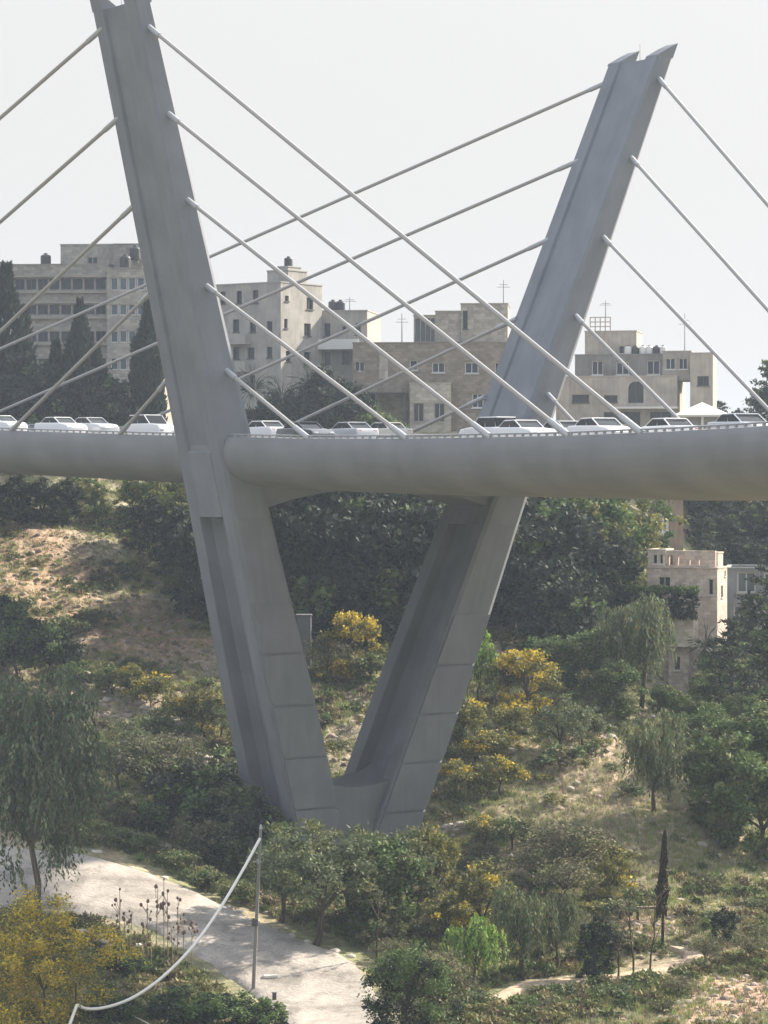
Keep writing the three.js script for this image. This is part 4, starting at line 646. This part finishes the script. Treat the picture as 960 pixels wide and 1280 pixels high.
{ // villa below the deck
  const S = site('stone_villa', 'cream stone villa with arched parapet and sunlit side wall below the deck', 'house', 897, 244, -0.33), g = S.g; g.position.y = P(897, 895, 244).y; const Y = (py) => P(897, py, 244).y - g.position.y;
  S.Y = Y; const mA = stone(0.74, 0.64, 0.58), mB = stone(0.8, 0.73, 0.66), kz = S.k / Math.sin(0.33);
  const x0 = S.X(812), ym = 0; block(g, x0, 0, ym, Y(711), 0, 19 * kz, mA, { front: holesOf(S, x0, ym, [[826, 840, 722, 734], [886, 892, 724, 744]]), side: [[904, 908, 733, 748], [910.5, 913.5, 715, 722]].map(([a, b, c, d]) => [(a - 897) * kz - 0.3, (b - 897) * kz - 0.3, Y(d) - ym, Y(c) - ym]), win: { b: 0.06 } });
  const xp = S.X(834), yp = Y(711) - 0.02; const ar = mesh('arched_parapet', wallGeo(S.X(893) - xp, Y(691) - yp, holesOf(S, xp, yp, [[837, 845, 696, 709.5, 'arch'], [848, 858, 696, 709.5, 'arch'], [862, 869, 700, 709.5, 'arch'], [873, 881, 700, 709.5, 'arch']]), 0.35), mA, g); ar.position.set(xp, yp + 0.15, -0.9);
  block(g, S.X(836), S.X(891), yp + 0.1, Y(693), -2.2, 2.2, mA, {});
  const xb = S.X(812); block(g, xb, S.X(833), yp + 0.1, Y(689), -0.3, 3, mB, { front: holesOf(S, xb, yp + 0.1, [[818, 823, 694, 706], [826, 830, 694, 706]]), win: { b: 0.05 } });
  const xc = S.X(846), zc = 1.8; block(g, xc, S.X(874), Y(808), Y(773), zc, 1.78, mB, {});
  const xl = S.X(842), yl = 0; block(g, xl, S.X(866), yl, Y(809), 1.2, 1.18, mA, { front: holesOf(S, xl, yl, [[848, 856, 820, 838]]), win: { b: 0.06 } });
  
  for (const px of [800, 825, 850, 875]) mesh('pergola_post', box(0.18, Y(737) - Y(773), 0.18, S.X(px), (Y(737) + Y(773)) / 2, 2.4), mDarkFrame, g);
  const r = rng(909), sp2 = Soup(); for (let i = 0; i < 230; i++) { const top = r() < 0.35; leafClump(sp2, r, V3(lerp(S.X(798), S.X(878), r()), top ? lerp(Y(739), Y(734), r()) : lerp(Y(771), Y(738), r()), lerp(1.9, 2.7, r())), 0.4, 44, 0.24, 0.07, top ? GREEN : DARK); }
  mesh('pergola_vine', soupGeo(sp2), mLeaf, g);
}
{
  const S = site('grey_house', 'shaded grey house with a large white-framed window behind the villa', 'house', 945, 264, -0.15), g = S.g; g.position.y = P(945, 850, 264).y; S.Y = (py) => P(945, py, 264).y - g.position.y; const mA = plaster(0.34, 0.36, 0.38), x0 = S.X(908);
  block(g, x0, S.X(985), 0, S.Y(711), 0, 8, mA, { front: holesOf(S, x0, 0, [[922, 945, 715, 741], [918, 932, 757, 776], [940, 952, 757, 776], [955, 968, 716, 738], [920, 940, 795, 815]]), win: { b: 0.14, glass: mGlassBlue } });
}
{
  const S = site('brown_house', 'brown house corner with a white door frame just under the deck', 'house', 838, 276, -0.1), g = S.g; g.position.y = P(838, 705, 276).y; S.Y = (py) => P(838, py, 276).y - g.position.y; const mA = plaster(0.34, 0.26, 0.2), x0 = S.X(810);
  block(g, x0, S.X(854), 0, S.Y(600), 0, 6, mA, { front: holesOf(S, x0, 0, [[822, 836, 642, 668]]), win: { b: 0.28, frame: mWhiteTank } });
}

/* ---------- cars on the deck ---------- */
function carProto(kind) {
  const suv = kind === 'suv', g = new THREE.Group(), H0 = suv ? 1.0 : 0.86, HT = suv ? 1.78 : 1.46, L = suv ? 4.5 : 4.6, W = 1.78;
  const sh = new THREE.Shape(); const pts = suv ? [[-2.2, 0.3], [-2.25, 0.85], [-2.15, 1.05], [1.05, 1.05], [2.05, 0.95], [2.22, 0.75], [2.24, 0.3]] : [[-2.28, 0.28], [-2.32, 0.75], [-2.2, 0.93], [-1.5, 0.95], [1.0, 0.92], [2.05, 0.78], [2.28, 0.58], [2.3, 0.28]];
  sh.moveTo(...pts[0]); pts.slice(1).forEach((p) => sh.lineTo(...p)); sh.closePath();
  const bev = { depth: W - 0.2, bevelEnabled: true, bevelThickness: 0.1, bevelSize: 0.08, bevelSegments: 4, curveSegments: 6 };
  g.userData.body = toCreasedNormals(new THREE.ExtrudeGeometry(sh, bev).translate(0, 0, -(W - 0.2) / 2), 0.7);
  const c = new THREE.Shape(); const cp2 = suv ? [[-2.05, 1.0], [-1.85, 1.68], [0.1, 1.7], [0.95, 1.0]] : [[-1.75, 0.92], [-1.0, 1.36], [0.15, 1.38], [1.05, 0.9]]; c.moveTo(...cp2[0]); cp2.slice(1).forEach((p) => c.lineTo(...p)); c.closePath();
  g.userData.cabin = toCreasedNormals(new THREE.ExtrudeGeometry(c, { depth: W - 0.5, bevelEnabled: true, bevelThickness: 0.14, bevelSize: 0.03, bevelSegments: 3 }).translate(0, 0, -(W - 0.5) / 2), 0.6);
  const rf = suv ? [-0.9, 1.72, 2.05] : [-0.42, 1.4, 1.3]; g.userData.roof = new RoundedBoxGeometry(rf[2], 0.09, W - 0.36, 3, 0.04).translate(rf[0], rf[1], 0);
  const pil = []; for (const z of [-0.76, 0.76]) { const q = suv ? [[-1.95, 1.05, -1.8, 1.7], [-0.7, 1.05, -0.7, 1.7], [0.98, 1.02, 0.15, 1.7]] : [[-1.72, 0.95, -1.02, 1.38], [-0.35, 0.95, -0.4, 1.4], [1.05, 0.93, 0.2, 1.4]]; for (const [a, b, c2, d] of q) pil.push(taper(V3(a, b, z), V3(c2, d, z * 0.97), 0.035, 0.035, 6)); }
  g.userData.pillars = merge(pil); return g.userData;
}
const CARP = { sedan: carProto('sedan'), suv: carProto('suv') };
const tyreG = new THREE.TorusGeometry(0.25, 0.085, 8, 20), rimG = new THREE.CylinderGeometry(0.2, 0.2, 0.1, 14).rotateX(Math.PI / 2), lampG = new RoundedBoxGeometry(0.1, 0.14, 0.32, 2, 0.04);
const mTyre = std(C(0.02, 0.02, 0.02), { roughness: 0.9 }), mLamp = new THREE.MeshPhysicalMaterial({ color: C(0.7, 0.7, 0.7), roughness: 0.15 }), mTail = new THREE.MeshPhysicalMaterial({ color: C(0.4, 0.02, 0.02), roughness: 0.2 });
const mCarGlass = new THREE.MeshPhysicalMaterial({ color: C(0.012, 0.014, 0.016), roughness: 0.15, specularIntensity: 0.5 });
const paint = (r, g, b) => new THREE.MeshPhysicalMaterial({ color: C(r, g, b), roughness: 0.4, clearcoat: 1, clearcoatRoughness: 0.06 });
const PAINT = { white: paint(0.78, 0.78, 0.78), silver: paint(0.5, 0.52, 0.54), dark: paint(0.05, 0.055, 0.065), blue: paint(0.12, 0.16, 0.24), beige: paint(0.55, 0.52, 0.46) };
function car(kind, col, px, n, label, dir = 1) {
  const s = stationAtPx(px, n), f = frame(s), p = deckPt(s, n, -0.42), pr = CARP[kind];
  const g = thing(kind === 'suv' ? 'estate_car' : 'saloon_car', label, 'car', p, Math.atan2(-f.d.z, f.d.x) + (dir < 0 ? Math.PI : 0), 'cars driving over the bridge'), m = PAINT[col];
  mesh('body', pr.body, m, g); mesh('windows', pr.cabin, mCarGlass, g); mesh('roof', pr.roof, m, g); mesh('pillars', pr.pillars, m, g);
  for (const x of [-1.38, 1.4]) for (const z of [-0.78, 0.78]) { const w = mesh('wheel', tyreG, mTyre, g); w.position.set(x, 0.335, z); mesh('rim', rimG, mSteel, w); }
  for (const z of [-0.6, 0.6]) { const a = mesh('headlight', lampG, mLamp, g); a.position.set(2.3, 0.66, z); const b = mesh('tail_light', lampG, mTail, g); b.position.set(-2.32, 0.8, z); }
}
car('sedan', 'white', 2, 5, 'white saloon car cut by the stay cables before the tall cypress', 1);
car('sedan', 'white', 76, 5.2, 'white saloon car at the foot of a crossing pair of stays', 1);
car('sedan', 'silver', 116, 9, 'silver saloon car just behind the white saloon', 1);
car('suv', 'white', 190, 5, 'white estate car just about to pass the near pylon arm', 1);
car('sedan', 'white', 328, 9, 'white saloon car emerging from behind the near pylon arm', -1);
car('sedan', 'dark', 382, 5.5, 'dark saloon car with a bright windscreen beside the first stay', 1);
car('sedan', 'silver', 436, 9, 'silver saloon car between the two first stay anchors', -1);
car('suv', 'white', 612, 9.5, 'white estate car before the foot of the far pylon arm', -1);
car('sedan', 'white', 655, 5, 'white saloon car at the foot of the far pylon arm', 1);
car('sedan', 'silver', 700, 9, 'silver saloon car next to the far arm stay anchor', -1);
car('sedan', 'white', 752, 5, 'white saloon car below the stepped beige house', 1);
car('sedan', 'beige', 480, 17, 'beige saloon car on the far carriageway', -1);
car('sedan', 'white', 832, 9, 'white saloon car in front of the white-roofed pavilion', -1);
car('sedan', 'silver', 930, 7, 'silver saloon car past the pavilion near the last stays', 1);
/* ---------- poles, wires, stones and small growth ---------- */
{
  const foot = onGround(316, 1236), top = P(326, 1036, -foot.z), g = thing('utility_pole', 'slim grey utility pole beside the dirt road holding the white cable', 'utility pole', foot), R = (p) => p.clone().sub(foot);
  const t = R(top), mP = std(C(0.34, 0.34, 0.34), { map: rep(txConcrete, 1, 1), roughness: 0.7 });
  mesh('shaft', taper(V3(0, -0.6, 0), t, 0.12, 0.085, 10), mP, g);
  mesh('cap', new THREE.CylinderGeometry(0.05, 0.1, 0.25, 8).translate(t.x, t.y + 0.12, t.z), mSteel, g);
  const at = (k) => t.clone().multiplyScalar(k);
  const b = mesh('junction_box', new RoundedBoxGeometry(0.34, 0.42, 0.26, 2, 0.03), mDarkFrame, g); b.position.copy(at(0.43).add(V3(-0.06, 0, 0.16)));
  const c = mesh('bracket', merge([box(0.5, 0.08, 0.08, -0.12, 0, 0.1), box(0.12, 0.3, 0.14, -0.05, 0, 0.1)]), mGuard, g); c.position.copy(at(0.8));
  const mW = std(C(0.72, 0.71, 0.68), { roughness: 0.6 });
  const Zp = -foot.z, pts = [[325, 1048, Zp], [305, 1085, Zp - 2.5], [272, 1140, Zp - 6], [235, 1190, Zp - 9], [195, 1228, Zp - 11], [160, 1250, Zp - 12.5], [128, 1260, Zp - 13.5], [108, 1261, Zp - 14], [96, 1256, Zp - 14.5]].map((p) => P(...p));
  tag(mesh('overhead_cable', tube(pts, 0.085, 80, 8), mW), 'thick white cable sagging from the utility pole to a stake', 'cable');
  const sf = onGround(94, 1306), sg = thing('wooden_stake', 'short grey stake among the yellow flowers where the cable ends', 'stake', sf), st = P(95, 1228, -sf.z).sub(sf); mesh('shaft', taper(V3(0, -0.3, 0), st, 0.07, 0.05, 7), mBark, sg); mesh('cap', new THREE.CylinderGeometry(0.03, 0.06, 0.08, 7).translate(st.x, st.y + 0.03, st.z), mGuard, sg);
  tag(mesh('overhead_cable', tube([P(96, 1256, Zp - 14.5), P(91, 1270, Zp - 15), P(80, 1300, Zp - 16)], 0.085, 14, 8), mW), 'white cable end dropping from the stake', 'cable');
  for (const [a, b, l] of [[[147, 1262], [205, 1285], 'thin grey wire over the weeds, upper of two'], [[128, 1266], [170, 1290], 'thin grey wire over the weeds, lower of two']]) tag(mesh('thin_wire', tube([P(a[0], a[1], 149), P((a[0] + b[0]) / 2, (a[1] + b[1]) / 2 + 1, 148), P(b[0], b[1] + 6, 147)], 0.03, 10, 6), mW), l, 'wire');
  const bf = onGround(343, 1250), bg = thing('marker_post', 'short dark marker post at the weedy road edge', 'post', bf); mesh('shaft', new RoundedBoxGeometry(0.24, 0.6, 0.2, 2, 0.05).translate(0, 0.28, 0), mDarkFrame, bg); mesh('cap', box(0.28, 0.06, 0.24, 0, 0.6, 0), mGuard, bg);
}
const rockGeos = [1, 2, 3, 4].map((s) => { const g = mergeVertices(new THREE.IcosahedronGeometry(0.5, 2).deleteAttribute('normal').deleteAttribute('uv')), p = g.attributes.position; for (let i = 0; i < p.count; i++) { const v = V3().fromBufferAttribute(p, i), k = 0.72 + 0.6 * fbm(v.x * 2.4 + s * 9, v.y * 2.4 + v.z * 1.7, s, 3); v.multiplyScalar(k); v.y *= 0.7; v.x = Math.round(v.x * 9) / 9 * 0.35 + v.x * 0.65; p.setXYZ(i, v.x, v.y, v.z); } g.computeVertexNormals(); return toCreasedNormals(g, 0.5); });
const mRock = [C(0.36, 0.325, 0.28), C(0.3, 0.255, 0.215), C(0.44, 0.4, 0.35)].map((c) => std(c, { roughness: 0.95 }));
const rr = rng(77);
function rock(px, py, size, label, group) { const p = onGround(px, py, -size * 0.08), m = mesh('boulder', rockGeos[Math.floor(rr() * 4)], mRock[Math.floor(rr() * 3)]); m.position.copy(p); m.scale.set(size * (0.9 + 0.6 * rr()), size, size * (0.9 + 0.5 * rr())); m.rotation.y = rr() * 6; tag(m, label, 'rock', group); }
for (const [x, y, s] of [[42, 708, 0.7], [66, 738, 0.6], [90, 725, 0.8], [30, 742, 0.5], [115, 770, 0.6], [58, 765, 0.9], [80, 752, 0.5], [148, 762, 0.6], [168, 772, 0.5], [40, 690, 0.5], [20, 715, 0.6], [133, 800, 0.5], [100, 800, 0.6], [215, 790, 0.6], [240, 795, 0.6], [228, 800, 0.4]]) rock(x, y, s, 'pale stone lying on the red earth slope', 'stones on the red earth slope');
for (const [x, y, s] of [[130, 850, 0.8], [112, 862, 0.8], [150, 872, 0.9], [175, 880, 0.9], [100, 845, 0.9], [205, 905, 1.0], [222, 925, 1.1], [240, 930, 0.7], [190, 895, 0.7], [236, 960, 1.0], [258, 965, 1.0], [280, 972, 1.1], [295, 980, 0.9], [275, 985, 0.7], [160, 895, 0.8], [135, 880, 0.7]]) rock(x, y, s, 'weathered ledge rock on the bank left of the pylon leg', 'ledge rocks left of the pylon leg');
for (const [x, y, s] of [[160, 1050, 0.9], [205, 1052, 1.1], [190, 1070, 0.6], [120, 1062, 0.6], [165, 1082, 0.4], [205, 1094, 0.5], [240, 1112, 0.4], [285, 1132, 0.6], [300, 1136, 0.5], [320, 1150, 0.5], [365, 1166, 0.5], [385, 1174, 0.5], [418, 1186, 0.6], [345, 1158, 0.4], [438, 1192, 0.5]]) rock(x, y, s, 'pale stone along the upper edge of the dirt road', 'stones edging the dirt road');
for (const [x, y, s] of [[690, 965, 0.7], [668, 985, 0.6], [712, 990, 0.6], [700, 1010, 0.5], [740, 970, 0.5], [755, 935, 0.7], [762, 920, 0.8], [748, 925, 0.7], [670, 905, 0.8], [655, 915, 0.6], [640, 940, 0.6], [690, 935, 0.7], [800, 1040, 0.6], [830, 1048, 0.7], [850, 1055, 0.6], [875, 1062, 0.8], [895, 1072, 0.9], [915, 1080, 0.8], [935, 1085, 0.7], [950, 1092, 0.6], [905, 1060, 0.6], [780, 1020, 0.5], [770, 1000, 0.5], [725, 1020, 0.4], [720, 930, 0.6], [600, 900, 0.6], [770, 870, 0.8]]) rock(x, y, s, 'grey stone on the grassy slope right of the pylon', 'stones on the grassy slope');
for (const [x, y, s] of [[400, 880, 0.6], [425, 890, 0.7], [440, 905, 0.6], [415, 915, 0.6], [432, 930, 0.7], [420, 940, 0.5], [405, 900, 0.5], [445, 885, 0.5]]) rock(x, y, s, 'rubble stone in the gap between the pylon legs', 'rubble between the pylon legs');
{ // stone heaps and low walls: each stone a part
  const heap = (name, label, list, n, rows, sz) => { const a = onGround(...list[0]), g = thing(name, label, 'wall', a), c = new THREE.CatmullRomCurve3(list.map((p) => onGround(...p))); for (let i = 0; i < n; i++) for (let j = 0; j < rows; j++) { const p = c.getPoint((i + 0.5 * (j % 2) + 0.3 * rr()) / n), m = mesh('stone', rockGeos[Math.floor(rr() * 4)], mRock[Math.floor(rr() * 3)], g); p.y = H(p.x, -p.z) + sz * 0.1 + j * sz * 0.55; m.position.copy(p.sub(a)); m.position.z += (rr() - 0.5) * sz * 0.4; m.scale.set(sz * (1 + 0.6 * rr()), sz * (0.75 + 0.4 * rr()), sz * (0.9 + 0.4 * rr())); m.rotation.y = rr() * 6; } };
  heap('stone_wall', 'tumbled dry stone wall of grey and white stones below the road', [[75, 1182], [105, 1178], [140, 1194]], 14, 3, 0.5);
  heap('stone_wall', 'low dry stone terrace wall above the yellow-tinged tree', [[555, 1042], [585, 1040], [615, 1046]], 12, 2, 0.5);
  heap('stone_wall', 'long low terrace wall between the rocky ledges', [[215, 956], [255, 962], [300, 972]], 16, 2, 0.55);
  heap('stone_wall', 'stone terrace edge above the green bank beside the leg', [[90, 845], [150, 872], [200, 900], [245, 926]], 26, 2, 0.6);
}
{
  const a = onGround(783, 1150), g = thing('plank_bench', 'pale plank resting on posts beside the burnt cypress', 'bench', a), k = -a.z / FOC; mesh('plank', box(52 * k, 0.14, 0.4, 15 * k, 0.75, 0), mPaleBark, g); for (const x of [-8, 14, 38]) mesh('post', box(0.14, 1.3, 0.14, x * k, 0.05, 0), mBark, g);
}
{
  const a = onGround(380, 838), k = -a.z / FOC, g = thing('concrete_post', 'squat concrete retaining post behind the near pylon leg', 'post', a); mesh('shaft', new RoundedBoxGeometry(18 * k, 72 * k, 1, 2, 0.08).translate(0, 33 * k, 0), mConcrete, g); mesh('coping', box(20 * k, 0.15, 1.15, 0, 70 * k, 0), mConcrete, g);
}
{
  const a = onGround(676, 845), k = -a.z / FOC, g = thing('satellite_dish', 'white satellite dish above the bright yellow tree', 'satellite dish', a), h = 52 * k; mesh('mast', taper(V3(0, -0.3, 0), V3(0, h, 0), 0.05, 0.04, 7), mGuard, g);
  const d = mesh('dish', new THREE.SphereGeometry(0.7, 20, 8, 0, 6.2832, 0, 0.6).scale(1, 1, 1).translate(0, -0.7, 0).rotateX(Math.PI / 2).scale(1.1, 1.25, -1), mWhiteTank, g); d.position.set(0, h + 0.2, 0.2); d.rotation.y = 0.5; mesh('feed_arm', taper(V3(0, -0.35, 0.05), V3(0, -0.1, 0.55), 0.02, 0.02, 5), mGuard, d);
}
{ // the charred cypress: bare spire with a few scorched twigs
  const a = onGround(828, 1188), k = -a.z / FOC, h = 152 * k, r = rng(31), g = thing('burnt_cypress', 'charred bare cypress spire standing on the grassy slope', 'tree', a), S = Soup();
  for (let i = 0; i < 1500; i++) { const t = r(), y = h * (0.28 + 0.72 * t), R = 0.36 * Math.pow(1 - t, 0.75) * (0.6 + 0.8 * vnoise(y * 2.2, 3, 5)) + 0.03, an = r() * 6.28, q = R * Math.sqrt(r()), d = V3(Math.cos(an) * 0.4, 1, Math.sin(an) * 0.4).normalize(); leaf(S, V3(Math.cos(an) * q + 0.2 * (t - 0.3), y, Math.sin(an) * q), d, rdir(r).cross(d).normalize(), 0.42 * (1 - 0.7 * t), 0.05, pick(r, [[0.05, 0.04, 0.03], [0.035, 0.03, 0.025], [0.09, 0.06, 0.035], [0.04, 0.045, 0.03]])); }
  mesh('crown', soupGeo(S), leafMat(0), g); mesh('trunk', merge([taper(V3(0, -0.4, 0), V3(0.05, h * 0.5, 0), 0.11, 0.08), taper(V3(0.05, h * 0.5, 0), V3(0.16, h * 1.04, 0), 0.08, 0.02)]), mBurnt, g);
}
function sapling(px, py, hpx, label, group, dense = 0) {
  const a = onGround(px, py), h = hpx * -a.z / FOC, r = rng(px * 31 + py), g = thing('bare_sapling', label, 'tree', a, 0, group), l = [], S = Soup(), bend = (r() - 0.5) * 0.5; let p0 = V3(0, -0.3, 0);
  for (let i = 1; i <= 4; i++) { const p1 = V3(bend * i * 0.35 + (r() - 0.5) * 0.2, h * i / 4, (r() - 0.5) * 0.3); l.push(taper(p0, p1, 0.09 - i * 0.015, 0.08 - i * 0.016, 6)); if (i > 1) for (let k = 0; k < 4; k++) { const e = p1.clone().add(V3((r() - 0.5) * h * 0.35, h * (0.08 + 0.14 * r()), (r() - 0.5) * h * 0.35)); l.push(taper(p1.clone().lerp(p0, r() * 0.7), e, 0.03, 0.012, 4)); leafClump(S, r, e, h * 0.07, 10 + dense, 0.17, 0.04, BROWN); } p0 = p1; }
  mesh('trunk', merge(l), mBark, g); mesh('crown', soupGeo(S), mLeaf, g);
}
sapling(792, 1222, 105, 'thin bare sapling with forked twigs by the sandy path', null); sapling(812, 1215, 95, 'thin bare sapling just before the burnt cypress', null); sapling(772, 1225, 60, 'short bare sapling beside the dark round tree', null);
sapling(262, 1050, 90, 'bare grey stem rising from the brownish scrub', null, 8); sapling(470, 1200, 80, 'slender bare stem among the trees at the pylon foot', null, 10); sapling(725, 1280, 40, 'short leafless twig by the red soil bank', null);
{ // dry thistles before the road
  const r = rng(555), mHead = std(C(0.16, 0.1, 0.07), { roughness: 1 }), headG = new THREE.IcosahedronGeometry(0.075, 1).scale(1, 1.3, 1), mStalk = std(C(0.26, 0.21, 0.14), { roughness: 1 });
  for (const [px, py, hp] of [[150, 1200, 92], [162, 1195, 60], [185, 1200, 78], [195, 1196, 92], [205, 1200, 105], [210, 1205, 95], [222, 1198, 80], [230, 1205, 65], [240, 1210, 60], [178, 1210, 60], [155, 1215, 70], [168, 1212, 50], [217, 1215, 60], [190, 1215, 55]]) {
    const a = onGround(px, py + 6), h = hp * -a.z / FOC, g = thing('dry_thistle', 'tall dry thistle stalk with brown heads in front of the dirt road', 'thistle', a, 0, 'dry thistles by the road'), l = [taper(V3(0, -0.2, 0), V3((r() - 0.5) * 0.3, h, (r() - 0.5) * 0.3), 0.035, 0.018, 5)];
    const tops = [V3(0, h, 0)]; for (let i = 0; i < 5; i++) { const y = h * (0.45 + 0.4 * r()), e = V3((r() - 0.5) * 0.9, y + h * 0.14, (r() - 0.5) * 0.7); l.push(taper(V3(0, y, 0), e, 0.018, 0.012, 4)); tops.push(e); }
    mesh('stalk', merge(l), mStalk, g); for (const t of tops) { const m = mesh('flower_head', headG, mHead, g); m.position.copy(t); m.scale.setScalar(0.7 + 0.7 * r()); }
  }
}
{ // litter and a loose slab on the road
  const q = (px, py, w, h, d, c, l, n) => { const a = onGround(px, py, 0.16), g = mesh(n, new RoundedBoxGeometry(w, h, d, 2, Math.min(w, h, d) * 0.3), std(c, { roughness: 0.7 })); g.position.copy(a); g.position.y += h * 0.4; g.rotation.y = 0.3; tag(g, l, n.replace('_', ' ')); };
  q(338, 1222, 0.85, 0.18, 0.4, C(0.62, 0.6, 0.56), 'pale flat stone slab lying on the dirt road', 'stone_slab'); q(330, 1272, 0.8, 0.35, 0.6, C(0.68, 0.7, 0.68), 'white plastic sack among the weeds below the road', 'plastic_sack'); q(172, 1192, 0.55, 0.4, 0.5, C(0.7, 0.68, 0.62), 'whitish bag lying under the thistles', 'plastic_sack');
}
{ // grass and weeds
  const r = rng(9090), blades = (n, L, W, sp2, seed) => { const q = rng(seed), S = Soup(); for (let i = 0; i < n; i++) { const a = q() * 6.28, d = V3(Math.cos(a) * (0.25 + 0.5 * q()), 1, Math.sin(a) * (0.25 + 0.5 * q())).normalize(); leaf(S, V3(gauss(q) * sp2, -0.03, gauss(q) * sp2), d, rdir(q).cross(d).normalize(), L * (0.6 + 0.7 * q()), W, [1, 1, 1].map((v) => v * (0.75 + 0.5 * q()))); } return soupGeo(S); };
  const scatter = (name, label, cat, geo, n, mat, test, sc, lift = 0) => {
    const M = new THREE.InstancedMesh(geo, mat, n), o = new THREE.Object3D(), col = new THREE.Color(); let k = 0, tries = 0;
    while (k < n && tries++ < n * 30) {
      const Z = 143 + 122 * Math.pow(r(), 1.25), hw = Z * 480 / FOC + 3, X = (r() * 2 - 1) * hw; if (maskAt(X, Z) > 0.8) continue; const c = test(X, Z, r); if (!c) continue;
      o.position.set(X, H(X, Z) + lift, -Z); const s = sc[0] + (sc[1] - sc[0]) * Math.pow(r(), 1.6); o.scale.set(s * (0.8 + 0.5 * r()), s, s * (0.8 + 0.5 * r())); o.rotation.set((r() - 0.5) * 0.4, r() * 6.28, (r() - 0.5) * 0.4); o.updateMatrix(); M.setMatrixAt(k, o.matrix); M.setColorAt(k, col.setRGB(...c)); k++;
    }
    M.count = k; M.name = name; M.castShadow = M.receiveShadow = true; M.instanceMatrix.needsUpdate = true; tag(M, label, cat, null, 'stuff'); scene.add(M);
  };
  const share = (X, Z) => { const w = groundKind(X, Z); let s = 0; for (const k in w) s += w[k]; return [(w.grass + w.grassdry * 0.7) / s, w.dry / s, (w.rubble + w.soil * 0.25) / s, w.humus / s]; };
  scatter('grass', 'short green and yellowing grass covering the slopes', 'grass', blades(14, 0.34, 0.022, 0.16, 5), 70000, mLeaf, (X, Z, q) => { const [g, d, s] = share(X, Z), u = q(); if (u < g * 1.1) { const t = q(); return [lerp(0.22, 0.42, t), lerp(0.29, 0.4, t), lerp(0.08, 0.16, t)]; } if (u < g * 1.1 + d * 0.8) { const t = q(); return [lerp(0.4, 0.52, t), lerp(0.36, 0.46, t), lerp(0.2, 0.3, t)]; } return q() < 0.06 ? [0.22, 0.19, 0.1] : null; }, [0.6, 1.5]);
  const bush = (() => { const q = rng(88), S = Soup(); for (let i = 0; i < 5; i++) leafClump(S, q, V3(gauss(q) * 0.25, 0.18 + 0.1 * q(), gauss(q) * 0.25), 0.26, 22, 0.17, 0.045, [[1, 1, 1], [0.8, 0.8, 0.8], [0.6, 0.6, 0.6]], { lift: 0.3 }); return soupGeo(S); })();
  scatter('weeds', 'leafy weeds and tussocks dotted over the slopes', 'weeds', bush, 9000, mLeaf, (X, Z, q) => { const [g, d, s, h] = share(X, Z); if (q() > g * 0.75 + h * 0.7 + 0.04 - s * 0.6 - d * 0.5) return null; const c = [[0.14, 0.18, 0.06], [0.2, 0.2, 0.075], [0.11, 0.15, 0.05], [0.26, 0.22, 0.1], [0.18, 0.15, 0.09]][Math.floor(q() * 5)]; return c; }, [0.5, 1.7]);
  scatter('loose_stones', 'small loose stones strewn over the earth', 'stones', rockGeos[1], 9000, std(C(1, 1, 1), { roughness: 0.95 }), (X, Z, q) => { const [g, d, s] = share(X, Z); if (q() > s * 0.9 + 0.08) return null; const k = 0.2 + 0.2 * q(); return [k, k * 0.86, k * 0.74]; }, [0.1, 0.5], 0.01);
}
//@@NEXT
renderer.render(scene, camera);
